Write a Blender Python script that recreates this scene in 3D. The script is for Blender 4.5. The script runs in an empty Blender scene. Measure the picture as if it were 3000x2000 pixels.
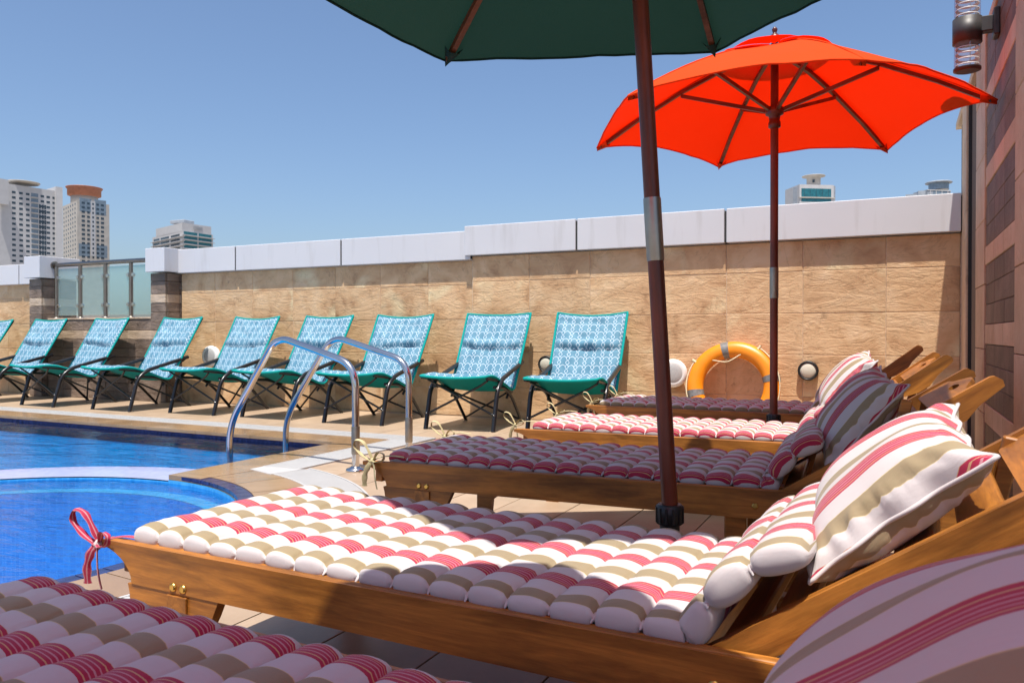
import bpy, math, random
from mathutils import Vector, Matrix, Euler, noise as mnoise
random.seed(7)
sc = bpy.context.scene
COL = sc.collection
R = math.radians

# ------------------------------------------------------------------ camera, sky, sun, exposure
CAM_H, FPX, YAW, HORIZON = 0.80, 2317.0, R(25.7), 980.0
cam = bpy.data.cameras.new('camera'); cam.sensor_width = 36.0; cam.lens = FPX / 3000 * 36
cam.clip_start = 0.05; cam.clip_end = 6000
camo = bpy.data.objects.new('camera', cam); COL.objects.link(camo)
camo.location = (0, 0, CAM_H)
camo.rotation_euler = (R(90) - math.atan(20 / FPX), 0, YAW)
cam.dof.use_dof = True; cam.dof.focus_distance = 2.8; cam.dof.aperture_fstop = 16
sc.camera = camo

LX, LY, LZ = -0.09, 0.30, -1.0                       # direction the sunlight travels
SUN_EL = math.atan2(1.0, math.hypot(LX, LY))
w = bpy.data.worlds.new('World'); sc.world = w; w.use_nodes = True
wn = w.node_tree.nodes; wl = w.node_tree.links
sky = wn.new('ShaderNodeTexSky'); sky.sky_type = 'NISHITA'; sky.sun_disc = False
sky.sun_elevation = SUN_EL; sky.sun_rotation = math.atan2(-LX, -LY)
sky.air_density = 1.0; sky.dust_density = 2.2; sky.ozone_density = 5.5; sky.altitude = 30
wl.new(sky.outputs[0], wn['Background'].inputs[0]); wn['Background'].inputs[1].default_value = 0.12
sun = bpy.data.lights.new('sun', 'SUN'); sun.energy = 5.0; sun.angle = R(0.53); sun.color = (1.0, 0.955, 0.88)
suno = bpy.data.objects.new('sun', sun); COL.objects.link(suno)
suno.rotation_euler = Vector((LX, LY, LZ)).to_track_quat('-Z', 'Y').to_euler()
suno.location = (0.5, -3, 9)
vs = sc.view_settings
vs.view_transform = 'Standard'; vs.look = 'None'; vs.exposure = 0.46; vs.gamma = 1.0; vs.use_curve_mapping = False
sc.cycles.max_bounces = 10; sc.cycles.transparent_max_bounces = 16

SINY, COSY = math.sin(YAW), math.cos(YAW)
def at(u, y, d):
    """world point seen at photograph pixel (u, y) when it stands d metres deep"""
    a = (u - 1500) / FPX
    return Vector((d * (-SINY + a * COSY), d * (COSY + a * SINY), CAM_H + (HORIZON - y) / FPX * d))
def deep(p):
    return -SINY * p[0] + COSY * p[1]

# ------------------------------------------------------------------ mesh helpers
class MB:
    def __init__(s): s.v = []; s.f = []; s.sm = []; s.uv = []; s.hasuv = False
    def add(s, vs_, fs, smooth=False, uvs=None):
        o = len(s.v); s.v += [tuple(v) for v in vs_]
        for k, f in enumerate(fs):
            s.f.append([o + i for i in f]); s.sm.append(smooth)
            s.uv.append(uvs[k] if uvs else None)
        if uvs: s.hasuv = True
        return s
    def box(s, c, size, m=None, b=0.0):
        x, y, z = (q / 2 for q in size)
        if b <= 0:
            P = [(-x,-y,-z),(x,-y,-z),(x,y,-z),(-x,y,-z),(-x,-y,z),(x,-y,z),(x,y,z),(-x,y,z)]
            F = [(0,3,2,1),(4,5,6,7),(0,1,5,4),(1,2,6,5),(2,3,7,6),(3,0,4,7)]
        else:
            P = []; idx = {}
            for sx in (-1, 1):
                for sy in (-1, 1):
                    for sz in (-1, 1):
                        for ax in range(3):
                            q = [sx * (x - b), sy * (y - b), sz * (z - b)]
                            q[ax] = (sx * x, sy * y, sz * z)[ax]
                            idx[(sx, sy, sz, ax)] = len(P); P.append(tuple(q))
            F = []
            def quad(a, b_, c_, d): F.append([idx[a], idx[b_], idx[c_], idx[d]])
            for g in (-1, 1):
                quad((g,-1,-1,0),(g,1,-1,0),(g,1,1,0),(g,-1,1,0))
                quad((-1,g,-1,1),(1,g,-1,1),(1,g,1,1),(-1,g,1,1))
                quad((-1,-1,g,2),(1,-1,g,2),(1,1,g,2),(-1,1,g,2))
                for h in (-1, 1):
                    quad((g,h,-1,0),(g,h,1,0),(g,h,1,1),(g,h,-1,1))
                    quad((g,-1,h,0),(g,1,h,0),(g,1,h,2),(g,-1,h,2))
                    quad((-1,g,h,1),(1,g,h,1),(1,g,h,2),(-1,g,h,2))
                    for k in (-1, 1): F.append([idx[(g,h,k,0)], idx[(g,h,k,1)], idx[(g,h,k,2)]])
            F2 = []
            for f in F:      # orient outwards
                a, b_, c_ = (Vector(P[i]) for i in f[:3])
                n = (b_ - a).cross(c_ - a); ctr = sum((Vector(P[i]) for i in f), Vector()) / len(f)
                F2.append(f if n.dot(ctr) > 0 else f[::-1])
            F = F2
        P = [Vector(p) for p in P]
        if m: P = [m @ p for p in P]
        c = Vector(c)
        return s.add([p + c for p in P], F)
    def tube(s, pts, r, n=8, closed=False, rr=None):
        pts = [Vector(p) for p in pts]; N = len(pts); V = []; F = []
        up = None
        for i, p in enumerate(pts):
            if closed: t = pts[(i + 1) % N] - pts[i - 1]
            else: t = pts[min(i + 1, N - 1)] - pts[max(i - 1, 0)]
            t.normalize()
            if up is None:
                up = Vector((0, 0, 1)) if abs(t.z) < .9 else Vector((1, 0, 0))
            up = (up - t * up.dot(t)).normalized(); bi = t.cross(up)
            q = rr[i] if rr else r
            for k in range(n):
                a = 2 * math.pi * k / n
                V.append(p + (up * math.cos(a) + bi * math.sin(a)) * q)
        M_ = N if closed else N - 1
        for i in range(M_):
            j = (i + 1) % N
            for k in range(n):
                F.append((i*n+k, i*n+(k+1) % n, j*n+(k+1) % n, j*n+k))
        s.add(V, F, True)
        if not closed:
            s.add(V[:n], [tuple(range(n))[::-1]]); s.add(V[-n:], [tuple(range(n))])
        return s
    def lathe(s, prof, n=24, m=None, smooth=True, cap=True):
        V = []; F = []
        for r_, z in prof:
            for k in range(n):
                a = 2 * math.pi * k / n; V.append(Vector((r_ * math.cos(a), r_ * math.sin(a), z)))
        for i in range(len(prof) - 1):
            for k in range(n):
                F.append((i*n+k, i*n+(k+1) % n, (i+1)*n+(k+1) % n, (i+1)*n+k))
        if m: V = [m @ v for v in V]
        s.add(V, F, smooth)
        if cap:
            s.add(V[:n], [tuple(range(n))[::-1]]); s.add(V[-n:], [tuple(range(n))])
        return s
    def prism(s, poly, a, b, f):
        """poly: 2d outline, f(p, q, h) -> 3d point, extruded from h=a to h=b"""
        n = len(poly); V = [f(p, q, a) for p, q in poly] + [f(p, q, b) for p, q in poly]
        F = [tuple(range(n))[::-1], tuple(range(n, 2 * n))]
        F += [(i, (i + 1) % n, n + (i + 1) % n, n + i) for i in range(n)]
        return s.add(V, F)
    def grid(s, P, nu, nv, uv=None, smooth=True, flip=False):
        """P: list rows*cols of points (nu rows, nv columns)"""
        F = []; U = []
        for i in range(nu - 1):
            for j in range(nv - 1):
                f = [i*nv+j, (i+1)*nv+j, (i+1)*nv+j+1, i*nv+j+1]
                if flip: f = f[::-1]
                F.append(tuple(f))
                if uv: U.append([uv[k] for k in f])
        return s.add(P, F, smooth, U if uv else None)
    def mesh(s, name):
        me = bpy.data.meshes.new(name); me.from_pydata(s.v, [], s.f)
        me.polygons.foreach_set('use_smooth', s.sm)
        if s.hasuv:
            l = me.uv_layers.new(name='UVMap'); k = 0
            for f, u in zip(s.f, s.uv):
                for j in range(len(f)):
                    l.data[k].uv = u[j] if u else (0, 0); k += 1
        me.update(); return me
    def build(s, name, mat, parent=None, loc=(0, 0, 0), rot=(0, 0, 0)):
        me = s.mesh(name); me.materials.append(mat)
        return put(name, me, parent, loc, rot)
def put(name, me, parent=None, loc=(0, 0, 0), rot=(0, 0, 0)):
    o = bpy.data.objects.new(name, me); COL.objects.link(o)
    o.location = loc; o.rotation_euler = rot
    if parent: o.parent = parent
    return o
def tag(o, label=None, cat=None, group=None, kind=None):
    if label: o['label'] = label
    if cat: o['category'] = cat
    if group: o['group'] = group
    if kind: o['kind'] = kind
    return o
def thing(name, label, cat, loc=(0, 0, 0), rotz=0, group=None):
    o = bpy.data.objects.new(name, None); COL.objects.link(o); o.empty_display_size = .1
    o.location = loc; o.rotation_euler = (0, 0, rotz)
    return tag(o, label, cat, group)
def copy_tree(o, parent=None):
    c = o.copy(); COL.objects.link(c); c.parent = parent
    for ch in list(o.children): copy_tree(ch, c)
    return c
def smooth_path(pts, n=6):
    """Catmull-Rom through the points"""
    pts = [Vector(p) for p in pts]; out = []
    for i in range(len(pts) - 1):
        p0, p1, p2, p3 = pts[max(i-1, 0)], pts[i], pts[i+1], pts[min(i+2, len(pts)-1)]
        for k in range(n):
            t = k / n
            out.append(.5 * ((2*p1) + (p2-p0)*t + (2*p0-5*p1+4*p2-p3)*t*t + (3*p1-p0-3*p2+p3)*t**3))
    out.append(pts[-1]); return out
def bend_path(pts, rad, n=6):
    """polyline with rounded corners"""
    pts = [Vector(p) for p in pts]; out = [pts[0]]
    for i in range(1, len(pts) - 1):
        a = (pts[i-1] - pts[i]); b = (pts[i+1] - pts[i])
        r = min(rad, a.length * .49, b.length * .49)
        A = pts[i] + a.normalized() * r; B = pts[i] + b.normalized() * r
        for k in range(n + 1):
            t = k / n; out.append(A*(1-t)**2 + pts[i]*2*t*(1-t) + B*t*t)
    out.append(pts[-1]); return out

# ------------------------------------------------------------------ materials
class Mat:
    def __init__(s, name, rough=.5, metal=0, spec=.5):
        s.m = bpy.data.materials.new(name); s.m.use_nodes = True
        s.nt = s.m.node_tree; s.b = s.nt.nodes['Principled BSDF']; s.out = s.nt.nodes['Material Output']
        s.b.inputs['Roughness'].default_value = rough; s.b.inputs['Metallic'].default_value = metal
        s.b.inputs['Specular IOR Level'].default_value = spec
    def n(s, t, ins=None, **at_):
        nd = s.nt.nodes.new('ShaderNode' + t)
        for k, v in at_.items(): setattr(nd, k, v)
        for k, v in (ins or {}).items(): s.set(nd.inputs[k], v)
        return nd
    def set(s, sock, v):
        if hasattr(v, 'links'): s.nt.links.new(v, sock)
        else:
            if isinstance(v, (tuple, list)) and len(v) == 3 and sock.type == 'RGBA': v = (*v, 1)
            sock.default_value = v
    def base(s, v): s.set(s.b.inputs['Base Color'], v); return s
    def math(s, op, a, b=0.0, c=None):
        ins = {0: a, 1: b}
        if c is not None: ins[2] = c
        return s.n('Math', ins, operation=op).outputs[0]
    def mix(s, f, a, b, mode='MIX'):
        nd = s.n('Mix', data_type='RGBA', blend_type=mode)
        s.set(nd.inputs[0], f); s.set(nd.inputs[6], a); s.set(nd.inputs[7], b); return nd.outputs[2]
    def ramp(s, f, stops, interp='LINEAR'):
        nd = s.n('ValToRGB'); cr = nd.color_ramp; cr.interpolation = interp
        while len(cr.elements) > 1: cr.elements.remove(cr.elements[-1])
        for i, (p, c) in enumerate(stops):
            e = cr.elements[0] if i == 0 else cr.elements.new(p)
            e.position = p; e.color = (*c, 1) if len(c) == 3 else c
        s.set(nd.inputs[0], f); return nd.outputs[0]
    def coord(s, scale=(1, 1, 1), kind='Object', rnd=True, rot=(0, 0, 0)):
        tc = s.n('TexCoord').outputs[kind]
        if rnd:
            r_ = s.n('ObjectInfo').outputs['Random']
            k = s.n('VectorMath', {0: (37.1, 23.7, 51.3)}, operation='SCALE'); s.set(k.inputs['Scale'], r_)
            tc = s.n('VectorMath', {0: tc, 1: k.outputs[0]}, operation='ADD').outputs[0]
        mp = s.n('Mapping', {0: tc, 3: scale, 2: rot}); return mp.outputs[0]
    def noise(s, vec, scale, detail=4, rough=.5, dist=0):
        return s.n('TexNoise', {'Vector': vec, 'Scale': scale, 'Detail': detail, 'Roughness': rough, 'Distortion': dist}).outputs[0]
    def bump(s, h, strength=.3, dist=.01):
        nd = s.n('Bump', {'Height': h, 'Strength': strength, 'Distance': dist})
        s.nt.links.new(nd.outputs[0], s.b.inputs['Normal']); return nd.outputs[0]
    def rnd(s): return s.n('ObjectInfo').outputs['Random']

def plain(name, c, rough=.5, metal=0, var=.06, scale=30, bump=0, spec=.5):
    m = Mat(name, rough, metal, spec); v = m.coord()
    nz = m.noise(v, scale, 5)
    d = tuple(max(0, q * (1 - var * 2.2)) for q in c); l = tuple(min(1, q * (1 + var * 2.2)) for q in c)
    m.base(m.ramp(nz, [(.25, d), (.75, l)]))
    if bump: m.bump(nz, bump, .004)
    return m.m

def teak(name, scale, c0=(.16, .050, .007), c1=(.47, .18, .027), rough=.38):
    m = Mat(name, rough); v = m.coord(scale)
    n1 = m.noise(v, 1.0, 7, .62, 1.2); n2 = m.noise(m.coord(tuple(q * 3.5 for q in scale)), 2.0, 4, .7)
    f = m.math('ADD', m.math('MULTIPLY', n1, .75), m.math('MULTIPLY', n2, .25))
    c = m.ramp(f, [(.30, c0), (.47, tuple((a+b)/2*.95 for a, b in zip(c0, c1))), (.62, c1), (.8, tuple(q*.8 for q in c1))])
    dk = m.ramp(m.noise(m.coord(tuple(q ** .5 for q in scale)), 2.2, 5, .6), [(.35, (.55,) * 3), (.55, (1, 1, 1))]); c = m.mix(1.0, c, dk, 'MULTIPLY')
    hsv = m.n('HueSaturation', {'Color': c, 'Value': m.math('ADD', .86, m.math('MULTIPLY', m.rnd(), .36))})
    m.base(hsv.outputs[0]); m.bump(n2, .12, .003)
    m.set(m.b.inputs['Roughness'], m.math('ADD', rough - .08, m.math('MULTIPLY', n1, .25)))
    return m.m
TEAKX = teak('teak_along_x', (2.2, 26, 26)); TEAKY = teak('teak_along_y', (26, 2.2, 26))
POLEWOOD = teak('mahogany_pole', (18, 18, 1.4), (.060, .010, .005), (.19, .036, .014), .33)
RIBWOOD = teak('mahogany_rib', (1.5, 20, 20), (.075, .020, .010), (.20, .060, .028), .35)

def stone(name, stops, white=.35, bstr=.75, horiz=True, rough=.62):
    m = Mat(name, rough, 0, .35); v = m.coord((1, 1, 1))
    big = m.noise(v, 2.6, 5, .55, 1.1)
    rip = m.noise(m.coord((3.6, 3.6, 8.5) if horiz else (10, 10, 3), rot=(0, .30, 0)), 1.0, 10, .70, .45)
    fine = m.noise(v, 38, 5, .6)
    f = m.math('ADD', m.math('MULTIPLY', big, .74), m.math('MULTIPLY', rip, .26))
    c = m.ramp(f, stops)
    pat = m.ramp(m.noise(v, 1.7, 3, .5, .6), [(.58, (0, 0, 0)), (.72, (white,) * 3)])
    c = m.mix(pat, c, tuple(min(.85, q * 1.55 + .06) for q in stops[-1][1]))
    vein = m.math('ABSOLUTE', m.math('SUBTRACT', m.noise(v, 2.3, 6, .6, 1.6), .5))
    c = m.mix(m.ramp(vein, [(0, (.28,) * 3), (.010, (0, 0, 0))]), c, tuple(q * .55 for q in stops[0][1]))
    spk = m.ramp(m.noise(v, 9, 8, .72, .5), [(.30, (.75,) * 3), (.42, (0, 0, 0))]); c = m.mix(m.math('MULTIPLY', spk, m.ramp(m.noise(v, 2.1, 3), [(.45, (0, 0, 0)), (.6, (1, 1, 1))])), c, tuple(q * .6 for q in stops[0][1]))
    hsv = m.n('HueSaturation', {'Color': c, 'Value': m.math('ADD', .94, m.math('MULTIPLY', m.rnd(), .12))})
    m.base(hsv.outputs[0])
    rid = m.math('ABSOLUTE', m.math('SUBTRACT', m.noise(m.coord((2.2, 2.2, 6.5), rot=(0, -.35, 0)), 1.4, 8, .62, .8), .5))
    rid = m.math('MINIMUM', rid, .07)
    h = m.math('ADD', m.math('ADD', m.math('MULTIPLY', rip, .9), m.math('MULTIPLY', rid, 2.6)), m.math('MULTIPLY', fine, .18))
    m.bump(h, bstr, .03)
    return m.m
TAN = [(.33, (.35, .19, .09)), (.42, (.55, .33, .17)), (.53, (.645, .42, .23)), (.66, (.70, .485, .29))]
STONE = stone('tan_riven_stone', TAN, .5, .34)
DARKSTONE = stone('brown_riven_stone', [(.3, (.10, .07, .05)), (.5, (.19, .135, .10)), (.7, (.30, .22, .165))], .2, .6)
BANDSTONE = stone('pale_riven_stone', [(.3, (.36, .25, .16)), (.5, (.5, .37, .26)), (.7, (.62, .48, .36))], .3, .5)
RSTONE = stone('facade_tan_stone', [(.3, (.47, .31, .19)), (.5, (.58, .40, .26)), (.7, (.66, .48, .33))], .15, .22, False)
RDARK = stone('facade_brown_stone', [(.3, (.085, .058, .042)), (.5, (.15, .105, .078)), (.7, (.22, .16, .12))], .05, .25, False)
GROUT = plain('wall_grout', (.62, .48, .34), .9, var=.1)
DARKGROUT = plain('dark_grout', (.17, .12, .09), .9, var=.1)
def decktile():
    m = Mat('beige_deck_tile', .42, 0, .4); v = m.coord()
    a = m.noise(v, 3.0, 6, .6, .8); b = m.noise(v, 60, 4, .6)
    c = m.ramp(a, [(.3, (.355, .25, .165)), (.5, (.405, .292, .198)), (.7, (.445, .33, .23))])
    c = m.mix(m.math('MULTIPLY', b, .18), c, (.25, .18, .125))
    hsv = m.n('HueSaturation', {'Color': c, 'Value': m.math('ADD', .93, m.math('MULTIPLY', m.rnd(), .12))})
    m.base(hsv.outputs[0]); m.bump(m.math('ADD', b, a), .18, .003); return m.m
DECK = decktile()
def coping():
    m = Mat('polished_coping_stone', .16, 0, .5); v = m.coord()
    a = m.noise(v, 2.5, 6, .6, 1.0)
    m.base(m.ramp(a, [(.3, (.25, .15, .075)), (.5, (.30, .187, .10)), (.7, (.34, .225, .13))]))
    m.set(m.b.inputs['Roughness'], m.math('ADD', .06, m.math('MULTIPLY', a, .28))); return m.m
COPING = coping()
def white_panel():
    m = Mat('white_aluminium_panel', .38); v = m.coord((5, 5, .5)); w_ = m.coord()
    a = m.noise(v, 2.0, 6, .6); b = m.noise(w_, 1.2, 3)
    c = m.ramp(b, [(.3, (.58, .565, .575)), (.7, (.615, .60, .605))])
    c = m.mix(m.ramp(a, [(.55, (0, 0, 0)), (.75, (.35,) * 3)]), c, (.36, .33, .30))
    m.base(c); m.bump(b, .08, .02); return m.m
WHITEPANEL = white_panel()
WHITEPLASTIC = plain('white_plastic', (.78, .77, .74), .35, var=.02, scale=8)
STEEL = plain('polished_steel', (.62, .60, .58), .13, 1.0, var=.03, scale=5)
BRUSHED = plain('brushed_steel', (.34, .31, .27), .36, 1.0, var=.08, scale=20)
RAILSTEEL = plain('bronzed_steel_post', (.30, .26, .22), .25, 1.0, var=.05, scale=9)
BLACK = plain('black_enamel_tube', (.012, .012, .014), .28, var=.2, scale=20)
BLACKPL = plain('black_plastic', (.012, .012, .012), .45, var=.2, scale=20)
LAMPGREY = plain('anthracite_lamp_metal', (.055, .05, .048), .48, .3, var=.1, scale=25)
BRASS = plain('brass_screw', (.70, .47, .13), .3, 1.0, var=.08, scale=60)
NAVY = plain('navy_mosaic', (.018, .022, .09), .2, var=.25, scale=40)
CREAMGLASS = plain('cream_lamp_glass', (.62, .58, .47), .25, var=.02, scale=6)
ROPE = plain('cream_rope', (.66, .55, .36), .85, var=.12, scale=150, bump=.4)
LIFE = plain('orange_lifebuoy_plastic', (.80, .25, .006), .38, var=.05, scale=9)
REFLECT = plain('grey_reflective_tape', (.20, .19, .18), .4, .2, var=.15, scale=40)
CONCRETE = plain('cast_base_stone', (.25, .23, .21), .8, var=.12, scale=20, bump=.3)
GRATEWHITE = plain('white_plastic_grating', (.46, .45, .44), .4, var=.02, scale=10)
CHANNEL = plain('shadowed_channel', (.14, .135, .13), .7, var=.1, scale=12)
OUTGROUND = plain('city_ground', (.30, .26, .21), .9, var=.2, scale=.02)

def cloth_stripe(name):
    m = Mat(name, .82, 0, .25)
    uv = m.n('TexCoord').outputs['UV']; sp = m.n('SeparateXYZ', {0: uv})
    nz = m.noise(m.n('Mapping', {0: uv, 3: (9, 9, 1)}).outputs[0], 2.0, 3)
    v = m.math('ADD', sp.outputs[1], m.math('MULTIPLY', m.math('SUBTRACT', nz, .5), .003))
    f = m.math('FRACT', m.math('MULTIPLY', v, 1 / .176))
    W, T, RD, CR = (.545, .502, .49), (.285, .22, .12), (.385, .002, .045), (.55, .32, .16)
    st = [(0, W)]; p = .265
    for i in range(6):
        st.append((p, RD)); st.append((p + .0325, CR if i in (0, 4) else (.53, .23, .26))); p += .0445
    st[-1] = (p - .012, CR); st += [(p - .008, W), (.755, (.56, .45, .22)), (.762, T), (.992, (.56, .45, .22))]
    c = m.ramp(f, st, 'CONSTANT')
    wv = m.n('TexWave', {'Vector': m.n('Mapping', {0: uv, 3: (420, 420, 1)}).outputs[0], 'Scale': 1.0, 'Distortion': 1.0}).outputs[0]
    big = m.noise(uv, 14, 4)
    c = m.mix(m.math('MULTIPLY', big, .10), c, (.5, .45, .45))
    wr = m.noise(m.n('Mapping', {0: uv, 3: (16, 34, 1)}).outputs[0], 1.0, 5, .55, .6)
    m.base(c); m.bump(m.math('ADD', m.math('ADD', m.math('MULTIPLY', wv, .12), m.math('MULTIPLY', m.noise(uv, 55, 5, .6), .5)), m.math('MULTIPLY', wr, 1.8)), .22, .005)
    m.b.inputs['Sheen Weight'].default_value = .15
    return m.m
STRIPE = cloth_stripe('striped_cotton')
OLIVE = plain('olive_tie_cotton', (.50, .43, .24), .85, var=.12, scale=60, bump=.2)

def canvas(name, c, tr, trans):
    m = Mat(name, .85, 0, .2); v = m.coord()
    nz = m.noise(v, 6, 5, .6); fine = m.noise(v, 160, 3)
    col = m.mix(m.math('MULTIPLY', nz, .25), c, tuple(q * .72 for q in c)); m.base(col)
    m.bump(m.math('ADD', m.math('MULTIPLY', fine, .2), nz), .25, .012)
    t = m.n('BsdfTranslucent', {'Color': tr}); mx = m.n('MixShader', {0: trans, 1: m.b.outputs[0], 2: t.outputs[0]})
    m.nt.links.new(mx.outputs[0], m.out.inputs[0]); return m.m
ORANGE = canvas('orange_canvas', (.84, .085, .008), (.88, .012, .0), .40)
GREEN = canvas('bottle_green_canvas', (.012, .040, .033), (.02, .06, .042), .22)
TEAL = canvas('teal_polyester', (.004, .34, .315), (.01, .36, .33), .20)

def lattice():
    m = Mat('blue_lattice_print', .7, 0, .3)
    uv = m.n('TexCoord').outputs['UV']; sp = m.n('SeparateXYZ', {0: uv}); x, y = sp.outputs[0], sp.outputs[1]
    P, Q = .074, .082
    def line(expr, wd):   # white where fract is near .5
        return m.math('LESS_THAN', m.math('ABSOLUTE', m.math('SUBTRACT', m.math('FRACT', expr), .5)), wd)
    sx = m.math('MULTIPLY', x, 1 / P); sy = m.math('MULTIPLY', y, 2 * math.pi / Q)
    s_ = m.math('MULTIPLY', m.math('SINE', sy), .19)
    L1 = line(m.math('ADD', sx, s_), .034); L2 = line(m.math('SUBTRACT', sx, s_), .034)
    sx2 = m.math('ADD', sx, .5)
    tri = m.math('MULTIPLY', m.math('PINGPONG', m.math('ADD', sx, 0.0), .5), .55)
    L3 = line(m.math('ADD', m.math('MULTIPLY', y, 1 / Q), tri), .034)
    gate = m.math('LESS_THAN', m.math('ABSOLUTE', m.math('SUBTRACT', m.math('FRACT', sx2), .5)), .30)
    L3 = m.math('MULTIPLY', L3, gate)
    f = m.math('MAXIMUM', m.math('MAXIMUM', L1, L2), L3)
    nz = m.noise(uv, 9, 4)
    blue = m.ramp(nz, [(.3, (.065, .18, .265)), (.7, (.115, .245, .325))])
    m.base(m.mix(f, blue, (.47, .55, .61))); m.bump(m.noise(uv, 26, 5, .6), .12, .006); return m.m
LATTICE = lattice()

def glass_panel():
    m = Mat('green_tinted_glass', .05); nt = m.nt
    tr = m.n('BsdfTransparent', {'Color': (.78, .88, .87, 1)}); gl = m.n('BsdfGlossy', {'Color': (1, 1, 1, 1), 'Roughness': .03})
    df = m.n('BsdfDiffuse', {'Color': (.50, .62, .60, 1)})
    a = m.n('MixShader', {0: .22, 1: tr.outputs[0], 2: df.outputs[0]})
    lw = m.n('LayerWeight', {'Blend': .25}); fr = m.n('Math', {0: lw.outputs['Facing'], 1: 3.0}, operation='POWER'); mx = m.n('MixShader', {0: fr.outputs[0], 1: a.outputs[0], 2: gl.outputs[0]})
    nt.links.new(mx.outputs[0], m.out.inputs[0]); return m.m
GLASS = glass_panel()
def clear_glass():
    m = Mat('clear_lamp_glass', .05)
    df = m.n('BsdfDiffuse', {'Color': (.62, .52, .46, 1)}); tr0 = m.n('BsdfTransparent', {'Color': (.90, .90, .92, 1)}); tr = m.n('MixShader', {0: .16, 1: tr0.outputs[0], 2: df.outputs[0]}); gl = m.n('BsdfGlossy', {'Roughness': .04})
    lw = m.n('LayerWeight', {'Blend': .3}); fr = m.n('Math', {0: lw.outputs['Facing'], 1: 4.0}, operation='POWER'); mx = m.n('MixShader', {0: fr.outputs[0], 1: tr.outputs[0], 2: gl.outputs[0]})
    m.nt.links.new(mx.outputs[0], m.out.inputs[0]); return m.m
CLEAR = clear_glass()
def water_mat():
    m = Mat('pool_water', .02)
    v = m.coord((1.6, 3.4, 1), rnd=False, rot=(0, 0, -.25)); v2 = m.coord((5, 11, 1), rnd=False, rot=(0, 0, -.35))
    h = m.math('ADD', m.math('MULTIPLY', m.noise(v, 1.0, 4, .55, .6), 1.0), m.math('MULTIPLY', m.noise(v2, 1.0, 4, .6, .8), .35))
    bp = m.n('Bump', {'Height': h, 'Strength': .5, 'Distance': .035}).outputs[0]
    tr = m.n('BsdfTransparent', {'Color': (.36, .79, .99, 1)}); gl = m.n('BsdfGlossy', {'Roughness': .03, 'Normal': bp})
    fr = m.n('Fresnel', {'IOR': 1.33, 'Normal': bp})
    mx = m.n('MixShader', {0: fr.outputs[0], 1: tr.outputs[0], 2: gl.outputs[0]})
    m.nt.links.new(mx.outputs[0], m.out.inputs[0]); return m.m
WATER = water_mat()
def mosaic(name, c0, c1, sc_, rough=.25, grout=(.5, .6, .75)):
    m = Mat(name, rough); v = m.coord((1, 1, 1), rnd=False)
    br = m.n('TexVoronoi', {'Vector': v, 'Scale': sc_, 'Randomness': 0.0}); br.distance = 'CHEBYCHEV'
    cell = m.n('TexWhiteNoise', {0: br.outputs['Position']}).outputs[0]
    c = m.ramp(cell, [(0, c0), (1, c1)])
    e = m.ramp(br.outputs['Distance'], [(.40, (0, 0, 0)), (.47, (.6, .6, .6))])
    c = m.mix(e, c, grout); m.base(c)
    big = m.noise(v, 1.3, 3, .5); m.base(m.mix(m.math('MULTIPLY', big, .35), c, tuple(q * .5 for q in c0))); return m.m
BASIN = mosaic('blue_pool_mosaic', (.008, .37, .60), (.025, .48, .74), 32, grout=(.07, .52, .78))
SPA = mosaic('spa_blue_mosaic', (.03, .30, .64), (.07, .39, .76), 32, grout=(.11, .45, .78))
SPAFLOOR = mosaic('spa_floor_mosaic', (.03, .27, .56), (.06, .34, .66), 32, grout=(.10, .40, .70))
LILAC = mosaic('lilac_mosaic', (.22, .25, .46), (.34, .37, .60), 34, .22, (.46, .49, .66))
LEDGE = mosaic('pale_teal_mosaic', (.20, .38, .50), (.30, .48, .58), 34, .25, (.5, .68, .75))

# ------------------------------------------------------------------ deck, pool
CX, CY = -3.65, 1.90                       # centre of the round spa basin
RP = 1.25
WATERZ = -0.030
PE = -3.655                                # straight pool edge (x)
def far_edge(x): return 4.63 + (PE - x) * 0.0325
def arc(r, a0, a1, n):
    return [(CX + r * math.cos(R(a0 + (a1 - a0) * i / n)), CY + r * math.sin(R(a0 + (a1 - a0) * i / n))) for i in range(n + 1)]
outline = arc(RP, -90, 90, 48) + [(PE, far_edge(PE)), (-13, far_edge(-13)), (-13, -1.4), (CX, -1.4)]

def fill_poly(outer, holes, z, name, mat):
    import bmesh
    bm = bmesh.new(); es = []
    for loop in [outer] + holes:
        vs_ = [bm.verts.new((p[0], p[1], z)) for p in loop]
        es += [bm.edges.new((vs_[i], vs_[(i + 1) % len(vs_)])) for i in range(len(vs_))]
    bmesh.ops.triangle_fill(bm, use_beauty=True, use_dissolve=False, edges=es, normal=(0, 0, 1))
    for f in bm.faces:
        if f.normal.z < 0: f.normal_flip()
    me = bpy.data.meshes.new(name); bm.to_mesh(me); bm.free(); me.materials.append(mat)
    return put(name, me)

ground = MB(); ground.add([(-4000, -4000, -34), (4000, -4000, -34), (4000, 4000, -34), (-4000, 4000, -34)], [(0, 1, 2, 3)])
tag(ground.build('ground', OUTGROUND), kind='structure')
deck = tag(fill_poly([(-13.6, -2.2), (1.0, -2.2), (1.0, 7.6), (-13.6, 7.6)], [outline], -0.010, 'deck', plain('deck_grout', (.22, .16, .11), .9)), kind='structure')
slab = MB()
slab.box((-6.3, 2.7, -17.7), (14.5, 9.7, 32.4)); tag(slab.build('podium', plain('podium_render', (.5, .42, .34), .9)), kind='structure')

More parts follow.
